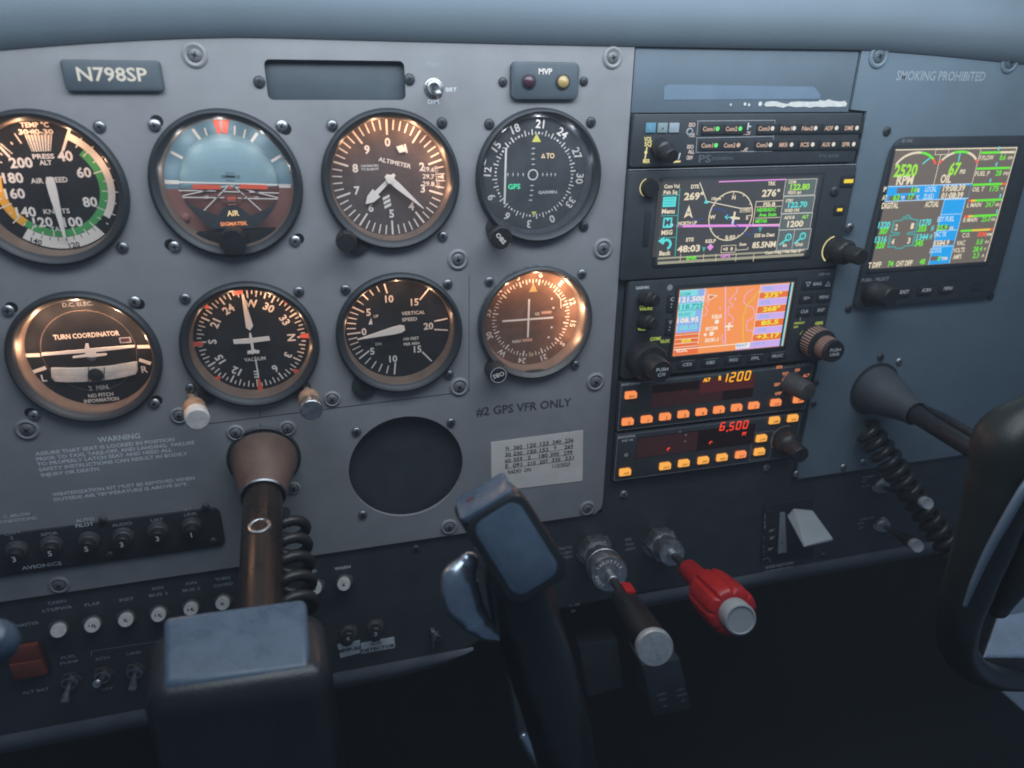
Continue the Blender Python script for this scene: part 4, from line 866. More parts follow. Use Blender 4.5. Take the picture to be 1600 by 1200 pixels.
T_('ADS-B', (1350, 425), 2.1, 'e_cream', 8.5, dw=.08); T_('ALT', (1483, 418), 2.3, 'e_lime', 5.2, dw=.08); T_('1200', (1400, 478), 4.0, 'e_cream', 13, dw=.08); T_('In', (1312, 655), 2.5, 'e_cream', 3.2, dw=.08); T_('Out', (1432, 648), 2.5, 'e_cream', 6.2, dw=.08)
for x, y in ((1342, 590), (1462, 580)): q = B0(x, y); b.ring(q, 1.7, 2.7, w+.09, 'e_cyan', 20); b.line([(q[0]-1.8, q[1]-1.8), (q[0]-6, q[1]-5)], 1.2, w+.1, 'e_cyan'); b.text('1', q, 1.6, w+.1, 'e_cyan')
b.rect2(B0(262, 130), B0(435, 745), w+.02, 'e_gtn'); L_([(438, 180), (398, 745)], 'e_teal', .6, .05)
T_('Com Vol', (372, 165), 2.3, 'e_cream', 11, dw=.06); T_('Psh Sq', (360, 215), 2.3, 'e_cream', 10, dw=.06); b.rect2(B0(300, 255), B0(402, 335), w+.05, 'e_cyan')
for y in (272, 294, 316): L_([(308, y), (392, y-3)], 'e_teal', .5, .07)
T_('Menu', (342, 373), 2.9, 'e_cream', 9.5, dw=.06); T_('MSG', (330, 550), 2.9, 'e_cream', 8.2, dw=.06); T_('Back', (315, 722), 2.9, 'e_cream', 8.6, dw=.06); L_([(285, 412), (420, 408)], 'e_teal', .5, .06); L_([(270, 598), (405, 590)], 'e_teal', .5, .06); L_([(290, 240), (430, 238)], 'e_teal', .5, .06)
b.rect2(B0(302, 428), B0(368, 510), w+.05, 'e_cyan'); b.text('M', B0(335, 468), 4.4, w+.07, 'e_gtn', bold=.03); b.disc(B0(368, 490), 1.4, w+.08, 'e_aqua', 8)
q = B0(325, 650); b.arc((q[0], q[1]), 2.2, 4.0, -60, 160, w+.06, 'e_cyan', 14); b.poly([(q[0]-6.5, q[1]+2.6), (q[0]-2, q[1]+5.4), (q[0]-2, q[1]-.2)], w+.065, 'e_cyan')
T_('ENR', (537, 762), 2.3, 'e_green', 8, dw=.06); T_('GPS', (818, 745), 2.3, 'e_magenta', 7.5, dw=.06); T_('Com Freq / Psh Nav IP', (1300, 712), 2.0, 'e_cream', 30, dw=.06)
for x in (443, 635, 738, 905, 1052): L_([(x+3, 730), (x-3, 790)], 'e_cream', .35, .04)
b.build('screen_graphics', t)
b = MB(); b.rect2((223, -3), (345.5, -60.5), w+.35, 'screen_glass'); b.build('screen_glass', t)
knob3(t, (1305, 390), (1347, 402), 27, [(9.0, 0), (9.0, .42), (7.6, .5), (6.0, .52), (5.9, .96), (5.3, 1), (.01, 1)], 'knob_black', rmod=rib(24, .018))
b = MB(); q = S(1303, 390, FW); b.arc(q, 9.4, 10.3, 215, 350, FW+.1, 'e_lblcream'); b.build('lit_arc', t); b = MB(); q = S(1013, 293, FW+.1); b.arc(q, 5.6, 6.2, 200, 340, FW+.1, 'e_lblcream'); b.build('lit_arc', t); b = MB()
z = Z(1240, 260, 7.5); p = z(628, 167, FW); b.rbox(p[0], p[1], 11.5, 8, .8, FW-.2, FW+.9, 'key', .3); b.rect(p[0]+.5, p[1]-.2, 7.6, 2.6, FW+1.0, 'e_amber'); b.build('lit_key', t); b = MB(); p = z(530, 505, FW); b.rbox(p[0], p[1], 8.5, 7, .8, FW-.2, FW+.9, 'key', .3); b.rect(p[0], p[1], 4.4, 2.0, FW+1.0, 'e_amber'); b.build('lit_key', t)
b = MB(); q = S(1012, 293, FW); b.lathe([(6.2, 0), (6.0, 1.2), (5.2, 4), (.01, 4.2)], (q[0]+1.2, q[1]-.4, FW), 'knob_black', n=32); b.build('volume_knob', t)
b = MB(); p0, p1 = S(1015, 330, FW), S(1009, 385, FW); b.rbox2((p0[0]-3.2, p0[1]), (p0[0]+1.2, p1[1]), 1.5, FW-.1, FW+.4, 'radio_recess', .15); b.build('card_slot', t)
for px, k_ in (((1305, 299), 'screw_dark'), ((1329, 356), 'steel_dull')): screw(t, px, 3.4, k_, w=FW)

# --- second navigator radio
t = thing('map_radio', (290, -144, 0), 'black navigation radio with a small bright orange map screen and COM/VLOC knob', 'navigator')
b = MB(); b.rbox2((205, -71.6), (372.6, -144.6), 2, -3, FW, 'radio', .8); b.rbox2((240.8, -76), (340, -134), 1, FW-.1, FW+.4, 'radio_recess', .2); b.build('faceplate', t)
b = MB(); b.frame_rect((243.4, -78.9), (337.9, -130.8), .8, FW+.5, 'rim'); b.build('screen_frame', t)
z = Z(1045, 435, 8); w = FW+.6; B0 = lambda *p: z(p[0], p[1], FW+.6)
b = MB(); b.rect2((244.3, -79.8), (337.1, -129.9), w, 'e_orange'); b.build('screen', t)
b = MB(); w += .08
LW, RW = B0(445, 300)[0]-B0(120, 300)[0], 0
def box(x0, y0, x1, y1, m, dw=0): b.rect2(B0(x0, y0), B0(x1, y1), w+dw, m)
u0 = 244.8; u1 = B0(437, 300)[0]
rws = [B0(280, y)[1] for y in (140, 215, 305, 395, 480, 570, 670)]
for k, m in enumerate(('e_aqua', 'e_sky', 'e_aqua', 'e_aqua', 'e_sky', 'e_sky')): b.rect2((u0, rws[k]), (u1, rws[k+1]), w, m)
b.rect2((u0+14, rws[0]), (u1, rws[2]), w+.02, 'e_sky'); b.rect2((u0+14, rws[3]), (u1, rws[5]), w+.02, 'e_sky'); b.line([(u0, rws[3]), (u1, rws[3])], .5, w+.05, 'e_teal')
T_('COM', (205, 195), 2.2, 'e_teal', 8, dw=.06); T_('121.500', (285, 258), 3.6, 'e_white', 20, dw=.06, bold=.03); T_('118.725', (275, 350), 3.6, 'e_teal', 20, dw=.06); T_('VLOC', (195, 448), 2.2, 'e_teal', 10, dw=.06); T_('108.95', (240, 520), 3.6, 'e_white', 17, dw=.06, bold=.03); T_('108.05', (230, 612), 3.6, 'e_aqua', 16.5, dw=.07)
b.rect2((u0, rws[6]-.3), (u1, -129.4), w, 'e_brickorange')
for y in (700, 752, 805, 850): q = B0(230, y)[1]; b.line([(u0, q), (u1-1, q)], .5, w+.05, 'e_cream')
T_('ENR', (222, 778), 2.4, 'e_yellow', 8, dw=.06); T_('VLOC', (160, 900), 2.6, 'e_white', 9.5, dw=.06); b.line([(u1, -80), (u1-.8, -122)], .5, w+.06, 'e_white'); q = B0(600, 845)[1]; b.line([(u0, q), (319, q+.2)], .6, w+.06, 'e_white')
L_([(708, 108), (708, 250), (706, 815)], 'e_pink', 1.0, .05)
L_([(490, 150), (465, 190), (485, 240), (460, 280), (500, 310), (460, 360), (485, 400), (460, 455), (430, 465)], 'e_pink', .6, .05); L_([(855, 110), (850, 180), (800, 215), (790, 245), (755, 260), (765, 300), (800, 330), (790, 352), (750, 350), (740, 400), (745, 450), (780, 465), (805, 505), (800, 545), (765, 570)], 'e_pink', .6, .05); L_([(1050, 135), (985, 170), (945, 230), (935, 300), (985, 345), (1040, 355), (1070, 400), (1065, 470), (1030, 510), (980, 530), (965, 590), (975, 645), (1080, 665)], 'e_pink', .6, .05); L_([(670, 700), (655, 750), (680, 790), (670, 815)], 'e_pink', .5, .05)
L_([(1165, 148), (1120, 165), (985, 330), (960, 360), (955, 425), (925, 455), (930, 780)], 'e_gold', 1.1, .06)
b.poly([B0(490, 195), B0(615, 213), B0(490, 285)], w+.05, 'e_cream'); b.poly([B0(505, 210), B0(580, 218), B0(503, 265)], w+.07, 'e_brickorange')
T_('KELK', (605, 475), 2.7, 'e_white', 8.5, dw=.06); T_('KCGM', (535, 625), 2.7, 'e_white', 9.5, dw=.06); T_('5OK-1', (535, 768), 2.7, 'e_white', 11, dw=.06)
for x, y, r in ((600, 540, 1.8), (533, 690, 1.8), (455, 703, 1.2), (830, 255, .9), (640, 375, .7)): b.disc(B0(x, y), r, w+.06, 'e_white' if r > 1 else 'e_pink', 14)
q = B0(752, 600); b.poly([(q[0]-.7, q[1]+3), (q[0]+.7, q[1]+3), (q[0]+.7, q[1]+1), (q[0]+3.4, q[1]+.6), (q[0]+3.4, q[1]-.6), (q[0]+.6, q[1]-.6), (q[0]+.5, q[1]-2), (q[0]+1.6, q[1]-3), (q[0]-1.6, q[1]-3), (q[0]-.5, q[1]-2), (q[0]-.6, q[1]-.6), (q[0]-3.4, q[1]-.6), (q[0]-3.4, q[1]+.6), (q[0]-.7, q[1]+1)], w+.08, 'e_white')
ua = B0(1172, 90)[0]-1.6; ub = 333.6
for y0, m in ((80, 'e_lav'), (165, 'e_brickorange'), (245, 'e_lav'), (335, 'e_brickorange'), (425, 'e_lav'), (505, 'e_brickorange'), (595, 'e_lav'), (680, 'e_brickorange'), (765, 'e_lav')):
    y1 = {80: 165, 165: 245, 245: 335, 335: 425, 425: 505, 505: 595, 595: 680, 680: 765, 765: 835}[y0]; q0, q1 = B0(1290, y0)[1], B0(1290, y1)[1]
    b.rect2((ua, max(q1, -129.6)), (ub, q0), w+.05, m); b.line([(ua, q0), (ub, q0)], .35, w+.08, 'e_cream')
b.rect2((ub, -79.9), (335.2, -129.8), w+.05, 'void'); b.rect2((335.2, -79.9), (336.6, -129.8), w+.05, 'e_aqua'); b.line([(ua, -80), (ua-.4, -126)], .5, w+.09, 'e_cream')
for s_, x, y, m, W in (('TRK', 1250, 125, 'e_sky', 8), ('275°', 1305, 203, 'e_yellow', 15), ('DTK', 1215, 300, 'e_sky', 8), ('268°', 1282, 378, 'e_yellow', 14.5), ('DIS', 1195, 475, 'e_sky', 8), ('85.5', 1262, 548, 'e_yellow', 15), ('VTK', 1170, 645, 'e_sky', 8), ('+3.17', 1240, 718, 'e_yellow', 20)): T_(s_, (x, y), 2.6 if m == 'e_sky' else 3.3, m, W, dw=.1)
b.rect2(B0(840, 815), (ub, -129.6), w+.1, 'e_lav'); T_('MAP 1 OF 3', (1020, 825), 2.3, 'e_sky', 24, dw=.14); b.rect2(B0(840, 812), B0(1010, 862), w+.11, 'e_white')
b.build('screen_graphics', t)
b = MB(); b.rect2((243.6, -79.2), (337.7, -130.5), w+.4, 'screen_glass'); b.build('screen_glass', t)
z = Z(980, 430, 7.0588); w = FW+.12; b = MB(); B0 = lambda *p: z(p[0], p[1], FW)
T_('GARMIN', (167, 137), 2.0, 'mark_dim', 10); T_('COM/', (312, 700), 2.4, 'e_lblgreen', 8.5); T_('VLOC', (420, 727), 2.4, 'e_lblgreen', 8.5); T_('PWR', (172, 335), 1.7, 'e_lblgreen', 4.2); T_('VOL/SQ', (205, 370), 1.9, 'e_lblgreen', 10); T_('VOL/ID', (180, 592), 1.9, 'e_lblgreen', 9)
b.build('lettering', t)
for y in (285, 540): q = B0(490 if y == 285 else 470, y); b = MB(); b.rbox(q[0]-.3, q[1]-1.5, 6.4, 13, .8, FW-.1, FW+.7, 'key', .25); b.text('C' if y == 285 else 'V', (q[0], q[1]+1.6), 2.7, FW+.8, 'mark_dim'); b.disc((q[0]-.1, q[1]-2), .5, FW+.8, 'mark_dim', 8); b.disc((q[0]-.3, q[1]-4.2), .5, FW+.8, 'mark_dim', 8); b.build('key', t)
b = MB(); q = B0(470, 135); b.disc(q, 2.2, FW+.1, 'mark_faint', 16)
z = Z(1225, 425, 8.5714); B0 = lambda *p: z(p[0], p[1], FW); T_('GNS 430', (540, 28), 1.7, 'mark_faint', 10)
for s_, x, y, W, bw in (('RNG', 440, 155, 7, 26), ('D>', 300, 345, 5, 12), ('MENU', 530, 330, 8.5, 13), ('CLR', 268, 525, 6.8, 13), ('ENT', 490, 505, 6.5, 12)):
    q = B0(x, y); b2 = MB(); b2.rbox(q[0], q[1], bw, 7.6, 1, FW-.1, FW+.7, 'key', .3); b2.text(s_, q, 2.3, FW+.8, 'mark_dim', W, bold=.02)
    if s_ == 'RNG':
        for x, s in ((315, -1), (580, 1)): q = B0(x, 158); b2.line([(q[0]-2, q[1]-s*1.4), (q[0]+2, q[1]-s*1.4), (q[0], q[1]+s*1.8), (q[0]-2, q[1]-s*1.4)], .45, FW+.85, 'mark_dim')
    b2.build('key', t)
T_('DEFAULT', (205, 682), 1.5, 'e_lblgreen', 9); T_('NAV', (160, 735), 1.5, 'e_lblgreen', 4); T_('GPS', (468, 685), 2.4, 'e_lblgreen', 7); L_([(218, 590), (216, 655)], 'mark_dim', .4); L_([(217, 832), (255, 790)], 'e_lblgreen', .9)
z = Z(980, 420, 4.4444); B0 = lambda *p: z(p[0], p[1], FW)
for s_, x, y in (('CDI', 412, 662), ('OBS', 575, 648), ('MSG', 735, 630), ('FPL', 888, 618), ('PROC', 1040, 602)):
    q = B0(x, y); b2 = MB(); b2.rbox(q[0], q[1], 15, 6.6, 1, FW-.1, FW+.7, 'key', .3); b2.text(s_, q, 2.4, FW+.8, 'mark_dim', len(s_)*2.4, bold=.02); b2.line([(q[0]-5, q[1]+3), (q[0]+6, q[1]+3)], .3, FW+.8, 'mark_faint'); b2.build('key', t)
b.build('lettering', t)
def arcs(bb, A_, T_2, ax): pass
for px, tip in (((1005, 466), (1026, 470)), ((1004, 502), (1023, 506))):
    knob3(t, px, tip, 13, [(5.6, 0), (5.4, .6), (4.2, .66), (4.0, .97), (3.6, 1), (.01, 1)], 'knob_black', n=28, name='volume_knob')
def cap_text(rows, h, W, wt):
    def f(bb, A_, T_2, ax):
        d = ax.normalized()
        for k, s_ in enumerate(rows): bb.text(s_, (T_2[0], T_2[1]+(len(rows)-1)*h*.8-k*h*1.6), h, wt+.5, 'mark_dim', W[k], bold=.02)
    return f
knob3(t, (1004, 558), (1034, 581), 30, [(13.5, 0), (13.5, .40), (12.6, .47), (8.4, .50), (8.2, .95), (7.6, 1), (.01, 1)], 'knob_black', n=48, rmod=rib(30, .012), extra=cap_text(['PUSH', 'C/V'], 2.4, [9, 6], 30), name='tuning_knob')
rr = lambda A, q: 1
kr = knob3(t, (1268, 531), (1304, 550), 29, [(12.4, 0), (12.4, .08), (12.2, .10), (11.8, .5), (8.8, .54), (9.0, .56), (8.6, .93), (8.2, 1), (.01, 1)], 'knob_black', n=96, rmod=lambda A, q: 1, extra=cap_text(['PUSH', 'CRSR'], 2.2, [9, 8.5], 29), name='tuning_knob')
A_ = S(1268, 531, FW); T2 = S(1304, 550, 29); ax = Vector((T2[0]-A_[0], T2[1]-A_[1], 29-FW)); x_, y_, a_ = frame(ax); LL = ax.length; b = MB()
for r0, f0, r1, f1 in ((12.35, .13, 12.05, .47), (9.05, .60, 8.8, .90)):
    n_ = 34
    for k in range(n_):
        A = 2*PI*k/n_; h = PI/n_*.8; q = []
        for aa, r, f in ((A-h/2, r0, f0), (A+h/2, r0, f0), (A+h/2, r1, f1), (A-h/2, r1, f1)): q.append(Vector((A_[0], A_[1], FW))+a_*(f*LL)+x_*(r+.12)*math.cos(aa)+y_*(r+.12)*math.sin(aa))
        b.quad3(q, 'rib_line')
b.build('grip_rib', t)

# --- transponder
t = thing('transponder', (286, -187, 0), 'black transponder with amber 1200 display and orange number keys 0 to 7', 'radio')
b = MB(); b.rbox2((204.4, -147.8), (369, -187.4), 1, -3, FW, 'radio', .6); b.frame_rect((205.2, -148.6), (368.2, -186.8), .35, FW+.08, 'mark_faint'); b.build('faceplate', t)
def okey(t, b0, x, y, s_, m='e_keyor', W=9.4, H=5.8, z=None):
    q = z(x, y, FW+1); b = MB(); c = 1.0
    pts = [(q[0]-W/2+.5, q[1]-H/2), (q[0]+W/2-.5, q[1]-H/2), (q[0]+W/2, q[1]-H/2+.6), (q[0]+W/2, q[1]+H/2-1.6), (q[0]+W/2-1.6, q[1]+H/2), (q[0]-W/2+.5, q[1]+H/2), (q[0]-W/2, q[1]+H/2-.5), (q[0]-W/2, q[1]-H/2+.5)]
    b.prism(pts, FW-.1, FW+1.4, m, .25); b.text(s_, (q[0]+(.9 if len(s_) == 1 else .8), q[1]-1.0), 2.5 if len(s_) == 1 else 1.8, FW+1.48, 'e_keyink', None if len(s_) == 1 else 4.8, bold=.01); b.build('key', t)
z = Z(940, 560, 4.4444); B0 = lambda *p: z(p[0], p[1], FW)
b = MB(); p0, p1 = z(355, 190, FW), z(1055, 160, FW); b.rect2((p0[0], -152), (p1[0]+1, -171), FW+.1, 'brown_glass'); b.rect2((p0[0], -159), (z(850, 180, FW)[0], -171), FW+.12, 'e_redlit'); b.rect2((z(690, 130, FW)[0], -151.6), (p1[0]+.8, -163), FW+.14, 'e_redlit2'); b.build('display_window', t)
b = MB(); q = z(857, 130, FW); b.seg7('1200', (q[0]-2, q[1]-.5), 6.8, 3.6, 6.6, FW+.3, 'e_amberseg', .95); q = z(730, 148, FW); b.text('ALT', q, 2.6, FW+.3, 'e_amberseg', 6, bold=.05); q = z(822, 135, FW); b.text('R', q, 3.2, FW+.3, 'e_amberseg', 2.4, bold=.05); b.build('display_digits', t)
b = MB(); w = FW+.12; T_('BENDIX/KING', (203, 177), 1.8, 'mark_dim', 15); T_('KT 76C TSO', (1405, 40), 1.5, 'mark_faint', 12)
for s_, x, y in (('XPDR', 1233, 60), ('TST', 1275, 107), ('ON', 1358, 80), ('ALT', 1420, 118), ('SBY', 1220, 180), ('OFF', 1226, 243)): T_(s_, (x, y), 2.3, 'e_lblorange', 5.8 if s_ != 'ON' else 4.4, bold=.03)
q = S(1236, 599, FW); b.arc(q, 8.8, 9.6, 290, 20, FW+.1, 'e_lblorange') if 0 else b.arc(q, 8.8, 9.6, -70, 30, FW+.1, 'e_lblorange'); T_('v', (1355, 115), 1.6, 'e_lblorange', 4); 
for x, y in ((568, 228), (780, 185)): q = B0(x, y); b.ring(q, 1.0, 1.7, FW+.2, 'e_redlit2', 10)
b.build_words(t)
okey(t, 0, 205, 255, 'IDC', z=z)
for s_, x, y in (('0', 183, 440), ('1', 315, 423), ('2', 443, 405), ('3', 570, 388), ('4', 695, 372), ('5', 817, 357), ('6', 940, 342), ('7', 1060, 327), ('CLR', 1212, 307), ('VFR', 1370, 285)): okey(t, 0, x, y, s_, z=z)
knob3(t, (1235, 598), (1264, 613), 21, [(9.2, 0), (9.2, .12), (8.2, .16), (7.6, .90), (7.0, .98), (5.6, 1), (.01, 1)], 'knob_grey', n=48, rmod=rib(24, .02))
for px in ((1276, 598), (1272, 631)): screw(t, px, 2.6, 'screw_dark', w=-1)

# --- autopilot
t = thing('autopilot_controller', (285, -231, 0), 'black autopilot unit at the stack bottom showing red 6,500 with amber keys', 'radio')
b = MB(); b.rbox2((204.6, -190.2), (366.8, -231.6), 1, -3, FW, 'radio', .6); b.frame_rect((205.4, -191), (366, -230.8), .35, FW+.08, 'mark_faint'); b.build('faceplate', t)
b = MB(); p0, p1 = z(250, 530, FW), z(1050, 580, FW); b.rect2((p0[0], -195), (p1[0], -213.5), FW+.1, 'brown_glass')
b.rect2((p0[0]+.5, -196), (p0[0]+52, -213), FW+.12, 'e_redlit'); b.build('display_window', t)
b = MB(); q = z(833, 472, FW); b.seg7('6', (q[0]-1, q[1]), 6.4, 3.4, 6.2, FW+.3, 'e_redseg', .85); q = z(905, 470, FW); b.seg7('500', (q[0]-2, q[1]), 6.4, 3.4, 6.2, FW+.3, 'e_redseg', .85); q = z(870, 502, FW); b.disc(q, .7, FW+.3, 'e_redseg', 8); b.text('FT', z(990, 522, FW), 2.4, FW+.3, 'e_redseg', 3.6, bold=.05); b.build('display_digits', t)
b = MB(); T_('BENDIX/KING', (175, 543), 1.7, 'mark_dim', 14); T_('KAP 140', (180, 568), 1.7, 'mark_dim', 9); q = B0(170, 670); b.disc(q, 1.7, FW+.1, 'mark_faint', 14)
for x, y, m in ((465, 630, 'e_redseg'), (758, 585, 'e_redseg')): q = B0(x, y); b.arc(q, .7, 1.5, -150, 60, FW+.25, m, 8)
for x, y in ((585, 530), (580, 575), (545, 510)): b.disc(B0(x, y), .9, FW+.2, 'mark_faint', 7)
q = S(1225, 686, FW); b.arc((q[0]-.5, q[1]+.5), 11.2, 12, -130, 20, FW+.1, 'rib_line'); b.frame_rect(B0(1052, 518), B0(1165, 690), .4, FW+.1, 'mark_faint'); b.build_words(t)
for s_, x, y, m in (('AP', 165, 790, 'e_keyor2'), ('HDG', 443, 748, 'e_keyor2'), ('NAV', 573, 728, 'e_keyor2'), ('APR', 708, 708, 'e_keyor2'), ('REV', 838, 688, 'e_keyor2'), ('ALT', 968, 668, 'e_keyor'), ('UP', 1112, 555, 'e_keyor2'), ('DN', 1098, 648, 'e_keyor2'), ('ARM', 1203, 430, 'e_keyor2'), ('BARO', 1330, 415, 'e_keyor2')): okey(t, 0, x, y, s_, m, 9.6, 6.2, z=z)
knob3(t, (1224, 688), (1252, 712), 26, [(10.2, 0), (10.2, .35), (9.4, .42), (7.2, .5), (7.0, .95), (6.4, 1), (.01, 1)], 'knob_black', n=44, rmod=rib(26, .015))

# --- engine monitor
t = thing('engine_monitor', (460, -104, 0), 'square dark framed engine monitor with colour screen reading 2520 RPM', 'monitor')
b = MB(); fr = [(399, -104.6), (521, -104.2), (526, -102.5), (529, -97), (527.5, 10), (526, 16), (522, 20), (516, 21), (412, 21), (406, 20), (402, 17), (399.5, 12), (398.5, 4), (395.5, -60), (395, -100), (396, -103.4)]
b.prism(fr, -3, 2.2, 'radio', 1.2); b.rbox2((399.2, 15.5), (513, -76.8), 1, 2.1, 2.5, 'radio_recess', .2); b.build('faceplate', t)
z = Z(1320, 210, 5.7143); w = 2.75; B0 = lambda *p: z(p[0], p[1], 2.7)
X0, Y0 = 401.6, 13.0; X1, Y1 = 509.4, -73.4
b = MB(); b.rect2((X0, Y0), (X1, Y1), w-.06, 'e_mvp'); b.build('screen', t)
b = MB(); w += .04
def V(x, y): return B0(x, y)
b.line([(X0, Y0-.4), (X1, Y0-.4), (X1-.4, Y1+.3)], .8, w+.03, 'e_cream'); q = V(780, 180); r_ = V(1110, 435)
ua, ub = 441.5, 476.3; vl = V(700, 455)[1]
b.line([(ua, 9), (ua, vl)], .5, w+.03, 'e_cream'); b.line([(ub, Y0-.5), (ub, vl)], .5, w+.03, 'e_cream'); b.frame_rect((436, Y0-.5), (448, 8.6), .4, w+.04, 'e_cream')
# dials
for c_, parts, na in (((421.5, -1.5), ((-72, 8, 'e_cream'), (8, 52, 'e_green'), (52, 72, 'e_red')), 42), ((459, -1.5), ((-72, -58, 'e_red'), (-58, -20, 'e_cream'), (-20, 22, 'e_green'), (22, 58, 'e_cream'), (58, 72, 'e_red')), -2)):
    for a0, a1, m in parts: 
        n_ = max(2, int(abs(a1-a0)/5))
        for k in range(n_):
            A = [math.radians(a0+(a1-a0)*(k+j)/n_) for j in (0, 1)]
            b.poly([(c_[0]+17*math.sin(A[0]), c_[1]+11.2*math.cos(A[0])), (c_[0]+18.8*math.sin(A[0]), c_[1]+12.8*math.cos(A[0])), (c_[0]+18.8*math.sin(A[1]), c_[1]+12.8*math.cos(A[1])), (c_[0]+17*math.sin(A[1]), c_[1]+11.2*math.cos(A[1]))], w+.04, m)
    A = math.radians(na); b.line([(c_[0]+16.6*math.sin(A), c_[1]+11*math.cos(A)), (c_[0]+9*math.sin(A), c_[1]+5.6*math.cos(A))], 1.0, w+.06, 'e_cyan')
def M_(s_, p, h, m, W=None, dw=.06): b.text(s_, V(*p), h*1.08, w+dw, m, W, 0, .035)
M_('2520', (545, 322), 7.4, 'e_lime', 20); M_('RPM', (537, 408), 5.6, 'e_cream', 14.5); M_('67', (980, 308), 7.6, 'e_lime', 10); M_('PSI', (1050, 332), 2.6, 'e_cream', 4.6); M_('OIL', (903, 395), 5.4, 'e_cream', 9.5)
b.rect2((X0, vl), (ub, V(400, 598)[1]), w+.01, 'e_blue'); b.line([(X0, vl), (ub, vl)], .6, w+.03, 'e_ltblue'); b.line([(X0, V(400, 598)[1]), (ub, V(400, 598)[1])], .6, w+.03, 'e_ltblue'); b.line([(ua, vl), (ua, V(400, 598)[1])], .4, w+.03, 'e_ltblue')
b.rect2(V(470, 478), V(640, 520), w+.03, 'e_mvp'); b.rect2(V(395, 550), V(490, 590), w+.03, 'e_mvp'); b.rect2(V(548, 545), V(628, 585), w+.03, 'e_mvp'); b.rect2(V(858, 465), (ub-.4, V(900, 570)[1]), w+.03, 'e_mvp')
M_('P', (360, 490), 3.0, 'e_cream', 2.4); M_('16', (620, 492), 3.6, 'e_green', 5); M_('%', (655, 498), 2.4, 'e_cream', 2.6); M_('AT', (355, 565), 3.0, 'e_cream', 4.2); M_('63', (460, 562), 3.6, 'e_green', 5.6); M_('°F', (515, 568), 2.4, 'e_cream', 3); M_('17', (592, 555), 3.6, 'e_green', 4.8); M_('°C', (648, 562), 2.4, 'e_cream', 3)
M_('LOCAL', (768, 488), 3.3, 'e_ltblue', 10.5); M_('ZULU', (745, 555), 3.3, 'e_ltblue', 9.5); M_('19:08:39', (975, 478), 3.9, 'e_cream', 20); M_('01:08:39', (958, 545), 3.9, 'e_cream', 20)
M_('DIGITAL', (405, 635), 3.7, 'e_cream', 14.5); M_('ACTUAL', (778, 622), 3.7, 'e_cream', 12.5)
eng = [(430, 790), (432, 775), (512, 765), (520, 740), (545, 735), (550, 722), (572, 722), (580, 738), (592, 755), (655, 765), (638, 868), (560, 878), (555, 892), (635, 890), (605, 990), (525, 998), (515, 1015), (455, 1018), (450, 1003), (382, 1005), (402, 900), (480, 895), (486, 878), (412, 875), (430, 790)]
b.line([V(*p) for p in eng], .8, w+.04, 'e_teal')
for y in (745, 757): b.line([V(518, y), V(592, y-2)], .4, w+.05, 'e_teal')
for p, q in (((442, 790), (425, 865)), ((414, 915), (396, 990)), ((640, 775), (625, 860)), ((620, 900), (600, 980))): b.line([V(*p), V(*q)], .5, w+.05, 'e_teal')
for s_, x, y in (('2', 460, 828), ('1', 602, 818), ('4', 428, 958), ('3', 572, 948)): M_(s_, (x, y), 3.8, 'e_cream', 2.6)
for s_, x, y, m in (('1320', 352, 808, 'e_cyan'), ('307', 350, 862, 'e_green'), ('1316', 322, 938, 'e_cyan'), ('320', 318, 990, 'e_green'), ('1270', 718, 785, 'e_cyan'), ('355', 692, 840, 'e_green'), ('1344', 692, 915, 'e_cyan'), ('345', 662, 970, 'e_green')): M_(s_, (x, y), 4.0, m, 10.4 if len(s_) == 4 else 7.6)
M_('H', (782, 838), 3.6, 'e_cyan', 2); M_('H', (768, 912), 3.6, 'e_cyan', 2)
M_('T DIFF', (268, 1165), 3.6, 'e_cream', 11.5); M_('74', (408, 1155), 3.6, 'e_green', 5); M_('CHT DIFF', (530, 1150), 3.6, 'e_cream', 15); M_('48', (692, 1135), 3.6, 'e_green', 5)
bl, br = 454.6, 474.2; vv = [V(900, y)[1] for y in (582, 715, 858, 1000, 1140)]
vv[0] = V(950, 580)[1]; vv[4] = Y1+.6
b.rect2((bl, vv[0]), (br, vv[4]), w+.02, 'e_blue')
for v_ in vv[:4]: b.line([(bl, v_), (br, v_)], .5, w+.05, 'e_ltblue')
for u_ in (bl, br): b.line([(u_, vv[0]), (u_, vv[4])], .45, w+.06, 'e_ltblue')
b.rect2(V(830, 812), V(925, 850), w+.04, 'e_mvp'); b.rect2((bl+1, V(860, 950)[1]), (br-1, V(860, 990)[1]), w+.04, 'e_mvp'); b.rect2(V(755, 1090), V(830, 1125), w+.04, 'e_mvp')
M_('EST FUEL', (903, 755), 3.2, 'e_ltblue', 15.5); M_('25.9', (868, 832), 3.6, 'e_green', 9.6); M_('GAL', (952, 835), 2.2, 'e_cream', 4.4); M_('TAC TK', (850, 892), 3.2, 'e_ltblue', 12.5); M_('5584.9', (862, 970), 3.7, 'e_cream', 14.5); M_('S.COOL', (812, 1035), 3.2, 'e_ltblue', 11.5); M_('0', (840, 1108), 3.6, 'e_green', 2.6); M_('°F/M', (885, 1108), 2.2, 'e_cream', 6)
